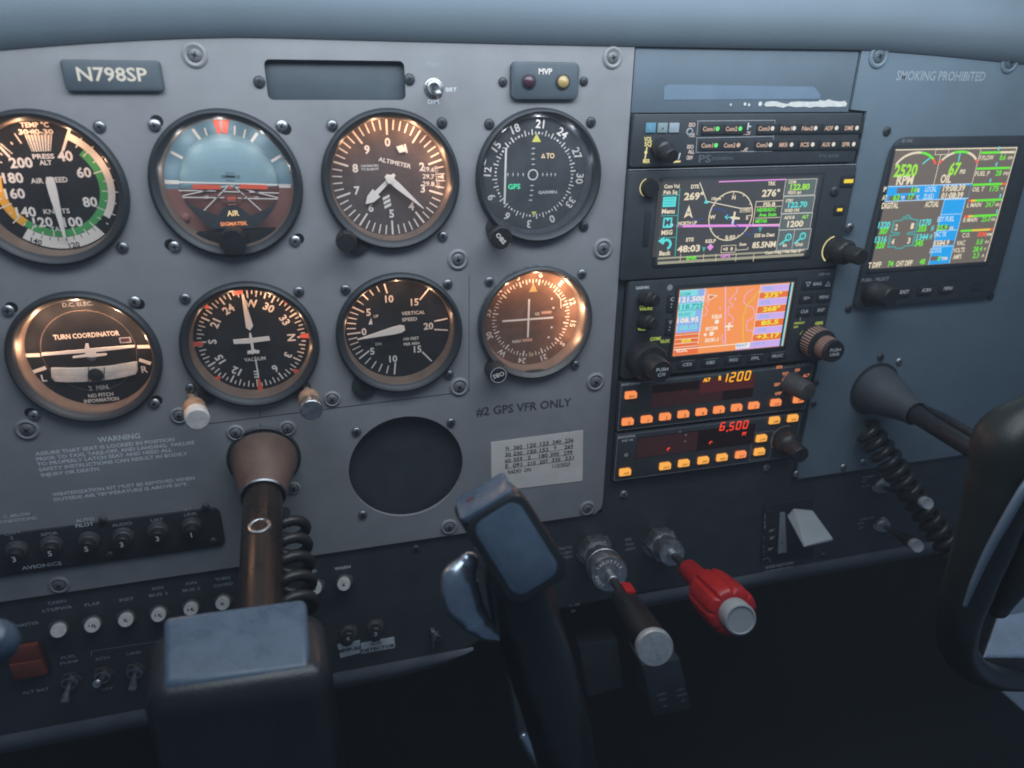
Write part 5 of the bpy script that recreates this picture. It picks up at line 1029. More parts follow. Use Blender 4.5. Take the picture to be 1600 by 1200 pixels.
# right column
for k, (yb, segs, tk, s_, val, unit, yt, vm) in enumerate(((162, ((.0, .58, 'e_green'), (.58, 1, 'e_cream')), .5, 'F.FLOW', '8.6', 'GPH', 208, 'e_green'), (303, ((0, 1, 'e_green'),), .55, 'FUEL P', '28', 'PSI', 348, 'e_green'), (445, ((0, .88, 'e_green'), (.88, 1, 'e_red')), .5, 'OIL T', '175', '°F', 487, 'e_green'), (585, ((0, .08, 'e_red'), (.08, .22, 'e_amber'), (.22, 1, 'e_green')), .93, 'L MAIN', '24.7', 'GAL', 625, 'e_green'), (722, ((0, .12, 'e_red'), (.12, .26, 'e_amber'), (.26, 1, 'e_green')), .96, 'R MAIN', '25.0', 'GAL', 755, 'e_green'), (848, ((0, .35, 'e_green'), (.35, .9, 'e_amber'), (.9, 1, 'e_red')), None, 'C.O.', '00M', 'PPM', 890, 'e_red'))):
    xl = 1320-(yb-162)*.245; v_ = V(1300, yb)[1]; A, B = ub+.8, X1-1
    for f0, f1, m in segs: b.rect2((A+(B-A)*f0, v_+.8), (A+(B-A)*f1, v_-.8), w+.05, m)
    if tk is not None: b.poly([(A+(B-A)*tk-.8, v_+4), (A+(B-A)*tk+.8, v_+4), (A+(B-A)*tk+.4, v_+1.2), (A+(B-A)*tk-.4, v_+1.2)], w+.06, 'e_cyan')
    vt = V(1250, yt)[1]; b.text(s_, (A+6.5, vt), 3.2, w+.06, 'e_cream', 13 if len(s_) > 5 else (11 if len(s_) > 4 else 7.5), bold=.02); b.text(val, (B-9.8, vt), 3.7, w+.06, vm, len(val.replace('.', ''))*2.7, bold=.02); b.text(unit, (B-2.6, vt-.5), 2.2, w+.06, 'e_cream', 4.6 if len(unit) > 2 else 2.6, bold=.02)
for s_, val, unit, yt in (('VAC', '5.0', 'IN', 965), ('VOLTS', '28.4', 'V', 1028), ('AMPS', '2.3', 'A', 1085)):
    vt = V(1100, yt)[1]; b.text(s_, (br+6.2, vt), 3.5, w+.06, 'e_cream', 11 if len(s_) > 4 else 8, bold=.02); b.text(val, (X1-11, vt), 3.8, w+.06, 'e_green', len(val.replace('.', ''))*2.9, bold=.02); b.text(unit, (X1-4, vt-.4), 2.2, w+.06, 'e_cream', bold=.02)
b.build('screen_graphics', t)
b = MB(); b.rect2((400, 14.6), (511.6, -75.6), w+.35, 'screen_glass'); b.build('screen_glass', t)
z = Z(1300, 340, 5.3333); b = MB(); w = 2.35; B0 = lambda *p: z(p[0], p[1], 2.2)
T_('PUSH - SELECT', (360, 515), 2.4, 'mark_faint', 25)
for s_, x, y in (('EXIT', 595, 615), ('SCRN', 778, 600), ('MENU', 958, 585)): q = B0(x, y); b2 = MB(); b2.rbox(q[0]-1, q[1], 13, 7.6, 1.4, 2.1, 3.4, 'key', .5); b2.text(s_, (q[0], q[1]), 2.6, 3.5, 'mark', 8.5, bold=.03); b2.build('key', t)
b.build('lettering', t); b = MB(); q = B0(1215, 555); b.rbox(q[0], q[1], 13, 7, 1, 2.15, 2.3, 'radio_recess', .05); b.rbox(q[0], q[1]-3, 11, 1.6, .4, 2.2, 3.4, 'key', .3); b.build('card_slot', t); b = MB(); b.text('E.I. INC', S(1418, 220, 2.2), 2.0, 2.35, 'mark_faint', 9); b.build('lettering', t)
knob3(t, (1362, 457), (1393, 466), 20, [(9.6, 0), (9.6, .3), (8.2, .4), (7.8, .95), (7.0, 1), (.01, 1)], 'knob_black', n=36, rmod=rib(18, .02), w0=2.2)

# ================================================================== SWITCHES AND BREAKERS
ap = thing('breaker_plate', (-145, -240, -1), 'black rounded plate lettered AVIONICS with a row of dark breakers', 'plate')
b = MB(); b.rbox2((-330, -209.5), (-81, -240.5), 5, -1, .8, 'black_plate', .6); b.build('plate', ap)
z = Z(0, 640, 4.4444); b = MB(); w = .95; B0 = lambda *p: z(p[0], p[1], .8)
for s_, x, y, W in (('COM', 82, 857, 8.6), ('2', 82, 890, 1.7), ('XPDR', 340, 862, 10), ('AUDIO', 848, 795, 11.8), ('UAT', 1090, 765, 7.6), ('BT', 1308, 690, 4.6), ('LINK', 1325, 725, 8.2)): b.text(s_, B0(x, y), 2.3, w, 'mark_faint', W, bold=.015)
b.text('AUTO', B0(590, 765), 2.4, w, 'mark_dim', 10.5, bold=.02); b.text('PILOT', B0(588, 800), 2.4, w, 'mark_dim', 10.5, bold=.02); b.text('AVIONICS', B0(290, 1083), 2.6, w, 'mark_dim', 23, bold=.015); b.build_words(ap)
for px in ((160, 814), (172, 868), (321, 793), (333, 846)): screw(ap, px, 2.6, 'screw_dark', w=.8)
def breaker(base, tip, wt, num, lab, white, w0):
    A_ = S(base[0], base[1], w0); T2 = S(tip[0], tip[1], wt); ax = Vector((T2[0]-A_[0], T2[1]-A_[1], wt-w0)); L_ = ax.length
    t = thing('circuit_breaker', (A_[0], A_[1], w0), lab, 'circuit breaker', 'push-pull circuit breakers')
    b = MB(); b.lathe([(6.6, 0), (6.6, .8), (5.9, 1.3), (5.7, L_*.45), (5.2, L_*.5), (4.4, L_*.5)], (A_[0], A_[1], w0), 'breaker_ring', axis=ax, n=28); b.build('collar', t)
    b = MB(); r = 4.7 if white else 4.5
    b.lathe([(r-.3, 0), (r, L_*.6), (r, L_-.5), (r-.5, L_), (.01, L_)], (A_[0], A_[1], w0), 'breaker_white' if white else 'knob_black', axis=ax, n=28)
    if num: b.text(num, (T2[0], T2[1]-.2), 3.6, wt+.45, 'print_dark' if white else 'mark_dim', None, bold=.0)
    b.build('button', t)
for base, tip, num, lab in (((27, 857), (22, 873), '3', 'dark breaker under the COM 2 lettering, leftmost of the AVIONICS row'), ((81, 850), (78, 864), '5', 'dark breaker marked 5 under the XPDR lettering'), ((140, 843), (135, 857), '5', 'dark breaker marked 5 under the AUTO PILOT lettering'),
                            ((193, 837), (190, 850), '3', 'dark breaker marked 3 under the AUDIO lettering'), ((247, 827), (246, 841), '3', 'dark breaker marked 3 under the UAT lettering'), ((300, 819), (299, 835), '1', 'dark breaker marked 1 under the BT LINK lettering')):
    breaker(base, tip, 10, num, lab, False, .8)
z = Z(0, 860, 4.4444)
for x, y, num, nm in ((405, 560, '', 'blank white breaker under the CABIN LTS/PWR lettering'), (640, 525, '10', 'white breaker marked 10 under the FLAP lettering'), (873, 487, '5', 'white breaker marked 5 under the INST lettering'), (1100, 452, '15', 'white breaker marked 15 under the AVN BUS 1 lettering'),
                      (1325, 412, '15', 'white breaker marked 15 under the AVN BUS 2 lettering'), (1545, 372, '5', 'white breaker under the TURN COORD lettering, left of the control shaft')):
    px = (x/4.4444, 860+y/4.4444); breaker((px[0]+2, px[1]-6), px, 7, num, nm, True, -3)
breaker((492+2, 920-6), (492, 920), 7, '5', 'white breaker half hidden by the coiled cord under ALT FLD', True, -3)
breaker((537+1, 913-6), (537, 914), 7, '5', 'white breaker marked 5 under the WARN lettering', True, -3)
breaker((545, 986), (544, 998), 10, '5', 'black breaker above the MVP-50 tape label', False, -3); breaker((586, 977), (587, 990), 10, '2', 'black breaker marked 2 above the C.O. DETECTOR tape label', False, -3)
b = MB(); w = -2.88
def lt(s_, x, y, h=2.3, W=None, m='mark_faint'):
    b = MB(); b.text(s_, S(x, y, -3), h, w, m, W, bold=.02); b.build('lettering', lp)
k = lambda x, y: (x/4.4444, 860+y/4.4444)
for s_, x, y, W in (('CABIN', 395, 358, 11), ('LTS/PWR', 400, 405, 18), ('FLAP', 642, 372, 9.5), ('INST', 880, 338, 9), ('AVN', 1092, 262, 7.6), ('BUS 1', 1098, 305, 11.5), ('AVN', 1325, 228, 7.6), ('BUS 2', 1330, 270, 11.5), ('TURN', 1545, 195, 10), ('COORD', 1550, 238, 13), ('MASTER', 190, 512, 14), ('ALT BAT', 248, 975, 17), ('FUEL', 478, 738, 9.5), ('PUMP', 482, 775, 11.5), ('BCN', 712, 748, 8.6), ('LAND', 930, 712, 9.5), ('OFF', 745, 960, 7.4)): lt(s_, *k(x, y), 2.4, W)
b.line([S(*k(636, 730), -3), S(*k(632, 700), -3), S(*k(1250, 608), -3)], .4, w, 'mark_faint')
lt('ALT', 485, 884, 2.4, 7, 'mark_dim'); lt('FLD', 487, 893, 2.4, 7, 'mark_dim'); lt('WARN', 535, 887, 2.6, 11.5, 'mark_dim'); lt('IN', 489, 940, 2.0, 3)
b.build('bracket_line', lp); b = MB()
z = Z(860, 780, 4.2105)
for s_, x, y, W in (('THROTTLE', 95, 322, 12), ('PUSH', 100, 352, 10), ('OPEN', 102, 382, 10), ('MIX', 515, 263, 6), ('PULL', 524, 294, 8), ('LEAN', 527, 325, 8.4), ('C. AIR', 160, 695, 10), ('ON', 148, 735, 4)): b = MB(); b.text(s_, z(x, y, -3), 2.4, w, 'mark_faint', W, bold=.01); b.build('lettering', lp)
b = MB()
z = Z(1160, 760, 3.6364)
b.text('AVOID SLIPS WITH', z(210, 447, -3), 2.5, w, 'mark_dim', 29); b.text('FLAPS EXTENDED', z(208, 473, -3), 2.5, w, 'mark_dim', 29)
b.build('lettering', lp); b = MB()
z = Z(1240, 560, 4.4444)
for s_, x, y, W in (('CABIN', 520, 820, 12), ('HT', 490, 850, 5), ('PULL ON', 500, 885, 9), ('CABIN AIR', 510, 1110, 16), ('PULL', 470, 1145, 8), ('ON', 465, 1175, 5)): b = MB(); b.text(s_, z(x, y, -3), 2.2, w, 'mark_faint', W); b.build('lettering', lp)
# tape labels
z = Z(500, 940, 6.1538)
for pts, rows_, lab in ((((165, 410), (198, 405), (212, 422), (258, 432), (300, 415), (322, 380), (384, 370), (385, 490), (197, 540)), (('MVP-50', 285, 458, 17.5),), 'white tape label lettered MVP-50'), (((392, 400), (470, 384), (490, 382), (530, 388), (575, 372), (592, 352), (605, 358), (712, 340), (722, 440), (396, 500)), (('C.O.', 545, 395, 8.5), ('DETECTOR', 560, 445, 26)), 'white tape label lettered C.O. DETECTOR')):
    t = thing('tape_label', (*z(*pts[-1], -3), -3), lab, 'label'); b = MB(); P4 = [z(*p, -3) for p in pts]; b.prism(P4, -2.98, -2.7, 'tape'); b.build('tape', t); b = MB()
    for s_, x, y, W in rows_: b.text(s_, z(x, y, -3), 3.2, -2.62, 'print_black', W, rot=0, bold=.04)
    b.build('lettering', t)
b = MB(); b.prism([z(*p, 2) for p in ((1072, 295), (1105, 292), (1108, 320), (1150, 322), (1180, 350), (1165, 380), (1130, 385), (1108, 372), (1100, 465), (1085, 462))], -3, 2, 'steel_dull', .4); q = z(1138, 352, 2); b.disc(q, 1.5, 2.06, 'screw_slot', 12)
b.solo('hook_bracket', (*z(1090, 460, -3), -3), 'small grey metal hook bracket on the black panel left of the control grip', 'bracket')
# master rocker
t = thing('master_switch', (*S(42, 1058, -3), -3), 'dull red square rocker switch under the MASTER lettering', 'switch'); q = S(42, 1032, 0); b = MB(); b.rbox(q[0], q[1], 23, 31, 1, -3, -1.8, 'black_plate', .3); b.build('bezel', t)
b = MB(); b.prism([(q[0]-10, q[1]-13), (q[0]+9.5, q[1]-13), (q[0]+9.5, q[1]+.1), (q[0]-10, q[1]+.1)], -2, 2.4, 'red_rocker', .5); b.prism([(q[0]-10, q[1]+.1), (q[0]+9.5, q[1]+.1), (q[0]+9.5, q[1]+13), (q[0]-10, q[1]+13)], -2, 1.4, 'red_rocker', .5); b.build('rocker', t)
for bs, tp, lab in (((111, 1062), (101, 1097), 'toggle switch under the FUEL PUMP lettering, lever pointing down'), ((162, 1053), (151, 1069), 'toggle switch under the BCN lettering beside the word OFF'), ((212, 1047), (207, 1076), 'toggle switch under the LAND lettering, half hidden by the control column')):
    A_ = S(bs[0], bs[1], -3); t = thing('toggle_switch', (A_[0], A_[1], -3), lab, 'switch', 'light and pump toggle switches'); b = MB()
    b.lathe([(7.2, 0), (7.2, .9), (6.2, 1.2)], (A_[0], A_[1], -3), 'breaker_ring', n=6); b.lathe([(5.4, .8), (5.4, 4.0), (4.4, 4.3), (3.8, 3.8), (3.6, 1)], (A_[0], A_[1], -3), 'steel_dull', n=28, cap1=True); b.build('bushing', t)
    T2 = S(tp[0], tp[1], 17); b = MB(); m = [Vector((A_[0]+(T2[0]-A_[0])*f, A_[1]+(T2[1]-A_[1])*f, 1+16*f)) for f in (0, .4, .85, .97, 1.0)]; b.tube(m, [1.5, 1.9, 2.9, 2.7, 1.4], 'zinc', 16); b.build('lever', t)

# ================================================================== ENGINE CONTROLS
def axis3(p0, w0, p1, w1):
    A_ = S(p0[0], p0[1], w0); B_ = S(p1[0], p1[1], w1); a = Vector((A_[0], A_[1], w0)); c = Vector((B_[0], B_[1], w1)); return a, c-a
a, ax = axis3((927, 856), -3, (1024, 1014), 165); L_ = ax.length; d_ = ax.normalized()
t = thing('throttle_control', a, 'black throttle plunger with brushed metal end and knurled friction collar', 'engine control')
b = MB(); b.lathe([(15, -4), (15, 1.5)], a, 'steel_dull', axis=ax, n=24, cap1=True); b.lathe([(13.2, 1.5), (13.8, 2.6), (13.8, 19), (12.4, 20.6), (10, 21)], a, 'zinc', axis=ax, n=6); b.lathe([(10, 18), (10, 37)], a, 'steel_dull', axis=ax, n=32); b.build('lock_nut', t)
b = MB(); b.lathe([(10, 35), (12.9, 35.6), (13.6, 37), (13.6, 43), (13, 43.6), (13, 45.5), (13.9, 46), (13.9, 58.5), (13, 60.2), (5, 60.8), (3.6, 61)], a, 'zinc', axis=ax, n=72, rmod=lambda A, q: 1+(.010*math.cos(44*A) if 45.8 < q < 58.7 else 0), cap1=True); b.build('friction_collar', t)
b = MB()
x_, y_, a_ = frame(ax); M4 = Matrix((x_, y_, a_)).transposed().to_4x4(); M4.translation = a+a_*61.1; b.X = M4
for k_, ch in enumerate('THROTTLE'): A = math.radians(150-k_*17); b.text(ch, (9.6*math.cos(A), 9.6*math.sin(A)), 2.2, 0, 'mark', rot=90-math.degrees(A))
for k_, ch in enumerate('LOCK'): A = math.radians(235-k_*16); b.text(ch, (9.6*math.cos(A), 9.6*math.sin(A)), 2.2, 0, 'mark', rot=90-math.degrees(A))
b.X = None; b.build('lettering', t)
b = MB(); b.lathe([(3.8, 58), (3.8, 74), (3.0, 74.5), (3.0, 116)], a, 'steel_dull', axis=ax, n=20, mm=['zinc', 'zinc', 'knob_black']); b.build('rod', t)
b = MB(); b.lathe([(3.0, 101), (6.2, 101.6), (7.6, 104), (8.6, 118), (9.6, 142), (10.1, 160), (10.3, 168), (10.4, L_-4)], a, 'handle_black', axis=ax, n=44); b.build('handle', t)
b = MB(); b.lathe([(10.5, L_-5.4), (10.8, L_-4.4), (10.8, L_-1.2), (10.2, L_-.2), (6.0, L_), (3, L_+.05), (.01, L_+.07)], a, 'brushed_cap', axis=ax, n=64); b.build('end_cap', t)
b = MB(); M4.translation = a+a_*112; b.X = M4; b.prism([(-1.6, 7.2), (4.2, 7.0), (4.6, 9.8), (-1.8, 10.0)], -9, 7, 'red_knob', .4); b.X = None; b.build('red_tab', t)
a, ax = axis3((1029, 845), -3, (1158, 969), 155); L_ = ax.length
t = thing('mixture_control', a, 'red lobed mixture knob with a silver push button centre', 'engine control')
b = MB(); b.lathe([(15, -4), (15, 1.5)], a, 'steel_dull', axis=ax, n=24, cap1=True); b.lathe([(13.4, 1.5), (14, 2.6), (14, 18), (12.6, 19.6), (10.4, 20)], a, 'zinc', axis=ax, n=6); b.lathe([(10.8, 17), (10.8, 34), (9.8, 36.5), (4.4, 37), (4.0, 43), (3, 43.5)], a, 'zinc', axis=ax, n=40); b.build('lock_nut', t)
b = MB(); b.lathe([(3.0, 40), (3.0, 86)], a, 'knob_black', axis=ax, n=18); b.build('rod', t)
def lobes(A, q): return 1.02-(.11*max(0, 1-abs(math.sin(4*A))/.5) if 113 < q < 159 else .02)
b = MB(); b.lathe([(3, 74), (6.8, 74.3), (7.8, 76.5), (8.1, 104), (9.0, 110), (12.0, 115), (15.0, 120), (15.8, 126), (16.0, 146), (15.6, 156), (14.4, 158.5), (12, 160), (9, 160)], a, 'red_knob', axis=ax, n=192, rmod=lobes); b.build('knob', t)
b = MB(); b.lathe([(9.4, 157), (10.0, 160), (10.0, L_-2), (9.5, L_-.4), (8.6, L_), (8.2, L_-.9), (.01, L_-1.1)], a, 'flap_grey', axis=ax, n=56); b.build('push_button', t)
for p0, p1, w1, r, nm in (((1373, 758), (1450, 787), 74, 4.4, 'upper small pull knob with pale round end, partly behind the black coiled cord'), ((1375, 818), (1434, 854), 62, 5.0, 'lower small pull knob with pale round end under the black coiled cord')):
    a, ax = axis3(p0, -3, p1, w1); L_ = ax.length; t = thing('cabin_heat_knob', a, nm, 'pull knob', 'cabin air pull knobs'); b = MB(); b.lathe([(7, 0), (7, 2), (5.4, 2.4), (5.4, 5), (6, 5.2), (6, 7.6), (4.4, 8), (4.2, 11), (2, 11.2)], a, 'steel', axis=ax, n=28); b.build('bushing', t)
    b = MB(); b.lathe([(2, 8), (2, L_*.45), (3.6, L_*.5), (r, L_*.8), (r, L_-6)], a, 'knob_black', axis=ax, n=28); b.build('stem', t); b = MB(); b.lathe([(r, L_-7), (r+.3, L_-6), (r+.3, L_-1), (r-.2, L_), (r-.6, L_-.3), (.01, L_-.4)], a, 'flap_grey', axis=ax, n=32); b.build('end_cap', t)
# flap control
t = thing('flap_control', (*S(1200, 880, -3), -3), 'grey flap lever paddle beside a white degree scale', 'flap lever'); z = Z(1160, 760, 3.6364)
b = MB(); b.prism([z(*p, -3) for p in ((118, 100), (395, 62), (400, 385), (100, 425))], -3, -1.6, 'black_plate', .3); b.build('plate', t)
b = MB(); b.prism([z(*p, -1.4) for p in ((213, 150), (240, 148), (250, 372), (202, 380))], -1.7, -.8, 'flap_grey'); b.build('scale_strip', t)
b = MB(); w = -1.5
for s_, x, y in (('10°', 168, 250), ('20°', 168, 292), ('30°', 160, 355)): b.text(s_, z(x, y, -1.6), 2.4, w, 'mark_dim', 5)
for k_, ch in enumerate('110 KIAS'): b.text(ch, z(128, 160+k_*11, -1.6), 1.6, w, 'mark_dim')
for k_, ch in enumerate('85 KIAS'): b.text(ch, z(122, 290+k_*16, -1.6), 1.6, w, 'mark_faint')
b.arc(z(128, 425, -3), 4.0, 4.6, -60, 100, w, 'mark_faint'); b.text('8', z(222, 318, -1.6), 2.4, -.7, 'print_black'); b.build('lettering', t)
def hexa(b, top, bot, m):
    i = b.add(top+bot); 
    for f in ((0, 1, 2, 3), (7, 6, 5, 4), (0, 4, 5, 1), (1, 5, 6, 2), (2, 6, 7, 3), (3, 7, 4, 0)): b.face([i+j for j in f], m)
def pt(x, y, w): u, v = S(x, y, w); return (u, v, w)
def bevel(o, wd, seg=3):
    md = o.modifiers.new('bevel', 'BEVEL'); md.width = wd/1000; md.segments = seg; md.limit_method = 'ANGLE'; md.angle_limit = .4; md.harden_normals = False; return o
b = MB(); tp = [pt(1259, 852, 46), pt(1302, 841, 46), pt(1270, 797, 10), pt(1240, 794, 8)]; bt = [(p[0]-d[0], p[1]-d[1], p[2]) for p, d in zip(tp, ((1.5, 2.2), (0, 3), (0, 8), (5.5, 7)))]
hexa(b, tp, bt, 'flap_grey'); bevel(b.build('lever', t), .8, 2)
# pedestal plate
b = MB(); t = thing('outlet_box', (*S(1045, 1110, 0), 0), 'dark power outlet box lettered CABIN PWR 12V under the throttle', 'outlet'); q = [S(*p, 6) for p in ((1003, 1040), (1062, 1030), (1080, 1108), (1022, 1120))]; b.prism(q, -30, 6, 'black_panel', 1); b.build('housing', t)
b = MB(); z = Z(660, 900, 3.6364)
for s_, x, y in (('CABIN', 1358, 672), ('PWR', 1365, 702), ('12V', 1378, 738), ('AUX', 1465, 645), ('AUDIO', 1475, 675), ('IN', 1482, 708)): b.text(s_, z(x, y, 6), 2.3, 6.1, 'mark_faint')
b.build('lettering', t)
b = MB(); q = [S(*p, -20) for p in ((905, 1010), (965, 1000), (975, 1075), (920, 1090))]; b.prism(q, -60, -20, 'black_panel', 2); b.solo('duct_cover', (*q[3], -40), 'dark boxy duct cover in the footwell left of the outlet box', 'cover')

b = MB(); q = [S(*p, -45) for p in ((798, 1070), (826, 1066), (838, 1150), (812, 1156))]; b.prism(q, -60, -45, 'lip', 2); b.limb([pt(818, 1150, -45), pt(830, 1172, -40), pt(846, 1195, -34), pt(868, 1230, -28)], [5, 6, 6, 5], 'sky_sheen', 16)
b.solo('footwell_lever', (*q[3], -60), 'dim grey lever in the dark footwell below the grip, with a blue-lit end', 'lever')
# ================================================================== CONTROL YOKES
def coil(b, p0, p1, r, turns, wire, m, sag=0, ph=0):
    p0, p1 = Vector(p0), Vector(p1); ax = p1-p0; x_, y_, a_ = frame(ax); pts = []; N = int(turns*18)
    for k in range(N+1):
        f = k/N; A = ph+2*PI*turns*f; pts.append(p0+ax*f+Vector((0, -sag*math.sin(PI*f), 0))+x_*r*math.cos(A)+y_*r*math.sin(A))
    b.tube(pts, wire, m, 10, up=tuple(ax.normalized()))
# --- pilot
a, ax = axis3((413, 716, -1)[:2], -1, (407, 942), 118); a_ = ax.normalized(); L_ = ax.length
yk = thing('control_yoke', (a[0], a[1], -1), 'near left control yoke with a bronze shaft, boxy hub and blue-lit grip', 'control yoke')
b = MB(); b.lathe([(23.5, -.2), (23.5, .6), (22.6, 1.4), (21.6, 1.2)], a, 'bezel', axis=(0, 0, 1), n=56); b.lathe([(21.5, 0), (21, 5), (18.8, 14), (16, 25), (14.4, 32), (14.2, 37), (13.4, 38), (12.4, 37.4), (12, 34)], a, 'boot', axis=ax, n=56, mm=['boot']*5+['steel_dull']*3); b.build('collar_boot', yk)
b = MB(); b.lathe([(11.6, 10), (11.8, L_+34)], a, 'shaft', axis=ax, n=40); b.build('shaft', yk)
def on_shaft(y, r=11.9):
    best = None
    for k in range(20, 160):
        p = a+a_*k+Vector((0, r, 0)); X = RC @ Vector((p[0], -p[1], -p[2]))+TC; yy = 600+F_PX*X[1]/X[2]
        if best is None or abs(yy-y) < best[0]: best = (abs(yy-y), p)
    return best[1]
b = MB(); p = on_shaft(820); nrm = (0, 1, .12); b.lathe([(6.6, -2.5), (6.4, .1), (5.2, .5), (4.4, .1)], p, 'zinc', axis=nrm, n=28); b.lathe([(4.4, .1), (4.2, -1.5), (.01, -1.6)], p, 'screw_slot', axis=nrm, n=28); b.build('shaft_bushing', yk)
b = MB(); p = a+a_*15+Vector((-.6, 18.9, 0)); b.lathe([(3.0, -.5), (2.8, .5), (.01, .6)], p, 'screw_slot', axis=(0, .93, .35), n=24, rmod=lambda A, q: .62+.55*abs(math.cos(A))); b.build('boot_slot', yk)
# hub
b = MB(); t0 = [pt(214, 1092, 190), pt(520, 1052, 190), pt(504, 938, 144), pt(226, 978, 144)]; t0 = [(p[0], p[1]-1.5, p[2]) for p in t0]
bt = [(p[0]+(-2 if i in (0, 3) else 2), -345, p[2]+(8 if i < 2 else 0)) for i, p in enumerate(t0)]
hexa(b, t0, bt, 'yoke'); bevel(b.build('hub', yk), 11, 6)
b = MB(); t1 = [pt(252, 1074, 184), pt(486, 1045, 184), pt(478, 932, 148), pt(254, 962, 148)]; b1 = [(p[0], p[1]-8, p[2]) for p in t1]; hexa(b, t1, b1, 'yoke_skylit'); bevel(b.build('hub_cap', yk), 3.2, 4)
# grips
def grip(yk, FT, FB, BT, depth, horn, rad, lever=None, mir=False):
    b = MB(); top = [FB[0], FB[1], FT[1], FT[0]]; d = Vector((0, 0, -depth)); back = [tuple(Vector(p)+d) for p in (FB[0], FB[1])]+[BT[1], BT[0]]
    hexa(b, top, back, 'yoke'); bevel(b.build('grip', yk), 5.5, 4)
FT = [pt(724, 814, 186), pt(816, 762, 186)]; FB = [pt(800, 962, 206), pt(896, 896, 206)]; BT = [pt(698, 788, 160), pt(784, 738, 160)]
grip(yk, FT, FB, BT, 26, None, None)
cF = [Vector(p) for p in (FB[0], FB[1], FT[1], FT[0])]; ctr = sum(cF, Vector())/4
def plane_frame(o, ex, ey):
    x_ = ex.normalized(); n_ = x_.cross(ey).normalized(); y_ = n_.cross(x_); M = Matrix((x_, y_, n_)).transposed().to_4x4(); M.translation = o; return M
ex = (cF[1]-cF[0])+(cF[2]-cF[3]); ey = (cF[3]-cF[0])+(cF[2]-cF[1]); MF = plane_frame(ctr, ex, ey); Wf, Hf = ex.length/2, ey.length/2
b = MB(); b.X = MF; b.rbox(-.2, .3, Wf*.98, Hf*.97, 7, -3, 1.0, 'yoke', 1.6); b.build('grip_rim', yk)
b = MB(); b.X = MF; b.rbox(-.2, .8, Wf*.75, Hf*.83, 5.5, 0, 1.7, 'yoke_skylit', .7); b.build('grip_pad', yk)
cT = [Vector(p) for p in (FT[0], FT[1], BT[1], BT[0])]; cc_ = sum(cT, Vector())/4; MT = plane_frame(cc_, (cT[1]-cT[0])+(cT[2]-cT[3]), (cT[3]-cT[0])+(cT[2]-cT[1])); Wt, Ht = (cT[1]-cT[0]).length, (cT[3]-cT[0]).length
b = MB(); b.X = MT; b.rbox(0, 0, Wt*.9, Ht*.9, 3, -2, .9, 'yoke_skylit', .7); b.build('top_plate', yk)
b = MB(); b.X = MT; b.lathe([(2.1, -.3), (2.0, 1.2), (.01, 1.3)], (-6, 1.5, 0), 'lens_red', n=18); b.build('push_switch', yk)
b = MB(); b.limb([pt(806, 900, 180), pt(820, 960, 180), pt(842, 1030, 182), pt(866, 1110, 186), pt(884, 1190, 186), pt(894, 1290, 182), pt(800, 1450, 175)], [15, 16.5, 17, 16.5, 16, 17, 18], 'yoke', 28, 1.15); b.build('grip_horn', yk)
b = MB(); b.limb([pt(732, 878, 174), pt(718, 905, 176), pt(722, 938, 178), pt(740, 966, 180), pt(758, 984, 182), pt(782, 994, 184)], [5, 9.0, 9.6, 7.4, 5.2, 3.0], 'sky_sheen', 24, .8); b.build('thumb_lever', yk)
b = MB(); b.limb([pt(480, 1330, 150), pt(600, 1400, 160), pt(720, 1450, 170), pt(800, 1450, 175)], [20, 18, 17, 17], 'yoke', 20); b.limb([pt(260, 1330, 150), pt(60, 1370, 160), pt(-120, 1330, 175), pt(-100, 1140, 185), pt(-34, 1018, 192)], [20, 18, 17, 14, 9], 'yoke', 20); b.build('arm', yk)
b = MB(); lp_ = pt(-8, 1002, 195); b.lathe([(.01, -10), (5, -8.6), (7.2, -4.6), (7.8, 0), (7.2, 4), (4.8, 7.2), (.01, 8.4)], lp_, 'yoke_skylit', axis=(.1, .8, .5), n=32); b.build('grip_top', yk)
# its coiled cord
b = MB(); coil(b, pt(450, 812, 40), pt(462, 965, 118), 10.5, 5.2, 3.3, 'cord', ph=2.4); b.tube([pt(446, 800, 8), pt(436, 806, 24), pt(440, 812, 34), pt(452, 816, 42)], 3.4, 'cord', 10)
b.solo('coiled_cord', pt(452, 960, 118), 'thick black coiled cord hanging beside the bronze control shaft', 'cord')
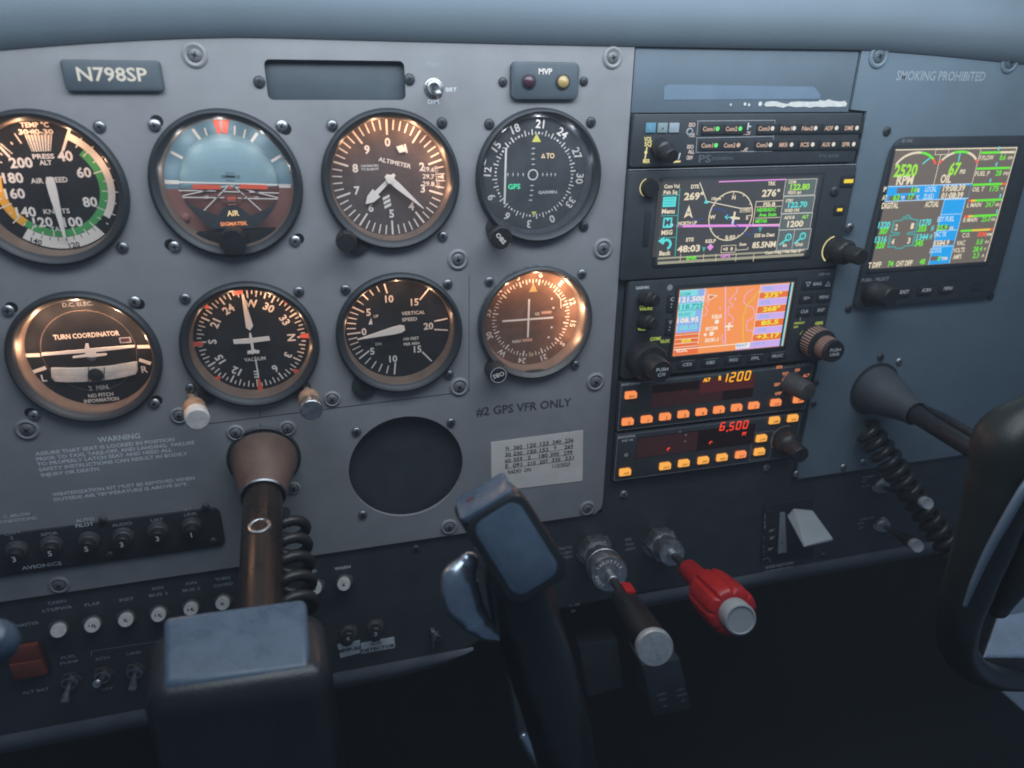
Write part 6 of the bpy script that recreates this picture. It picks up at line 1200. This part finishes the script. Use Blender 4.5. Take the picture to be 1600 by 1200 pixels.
# --- co-pilot
a, ax = axis3((1366, 607), -1, (1533, 708), 108); L_ = ax.length
y2 = thing('control_yoke', (a[0], a[1], -1), 'far right control yoke with a slate cone boot and dark grip cut by the frame', 'control yoke')
b = MB(); b.lathe([(23, -.2), (23, .8), (21, 1.2)], a, 'bezel', axis=(0, 0, 1), n=48); b.lathe([(20.5, 0), (20, 5), (16.5, 18), (12, 34), (10.2, 43), (10.0, 47), (9.2, 47.6), (8.6, 46)], a, 'boot_slate', axis=ax, n=48); b.build('collar_boot', y2)
b = MB(); b.lathe([(7.4, 10), (7.4, L_+40)], a, 'shaft', axis=ax, n=36, mm=['yoke']); b.build('shaft', y2)
b = MB(); o_ = Vector((1.5, 8.5, 2)); b.tube([a+o_+ax*.45, a+o_+ax*.62, a+o_+ax*.95], [1, 3, 3], 'yoke', 14); b.build('shaft_key', y2)
b = MB(); b.limb([pt(1625, 646, 190), pt(1584, 690, 194), pt(1568, 752, 198), pt(1543, 830, 200), pt(1517, 905, 200), pt(1497, 970, 196), pt(1500, 1020, 186), pt(1540, 1054, 172), pt(1610, 1062, 158), pt(1720, 1062, 150)], [12, 17.5, 15.5, 13.5, 12, 11, 10, 8.5, 8, 8], 'yoke_olive', 32, 1.1); b.build('grip_horn', y2)
b = MB(); b.limb([pt(1650, 740, 196), pt(1628, 800, 198), pt(1598, 870, 198), pt(1560, 950, 196)], [13, 15, 12, 6], 'yoke_olive', 28); b.build('grip', y2)
b = MB(); b.limb([pt(1616, 738, 214), pt(1596, 770, 216), pt(1572, 812, 216), pt(1546, 858, 215), pt(1524, 905, 214), pt(1508, 945, 213)], [1.8, 2.6, 2.7, 2.4, 2.0, 1.2], 'edge_sheen', 20, .8); b.build('edge_highlight', y2)  # added strip that paints the lit edge highlight on the grip
b = MB(); t0 = [pt(1528, 1030, 160), pt(1720, 1030, 160), pt(1720, 935, 122), pt(1552, 962, 122)]; bt = [(p[0], p[1]-22, p[2]+(4 if i < 2 else 0)) for i, p in enumerate(t0)]; hexa(b, t0, bt, 'yoke_olive'); bevel(b.build('hub', y2), 4, 3)
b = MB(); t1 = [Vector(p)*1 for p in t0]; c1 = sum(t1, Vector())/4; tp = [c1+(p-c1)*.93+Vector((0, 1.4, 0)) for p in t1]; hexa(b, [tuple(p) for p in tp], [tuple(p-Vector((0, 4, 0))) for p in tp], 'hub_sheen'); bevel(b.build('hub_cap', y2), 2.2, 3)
b = MB(); coil(b, pt(1352, 668, 6), pt(1494, 868, 72), 8.6, 13, 3.4, 'cord', sag=0); b.solo('coiled_cord', pt(1494, 868, 72), 'long black coiled cord slanting down across the lower right panel', 'cord')
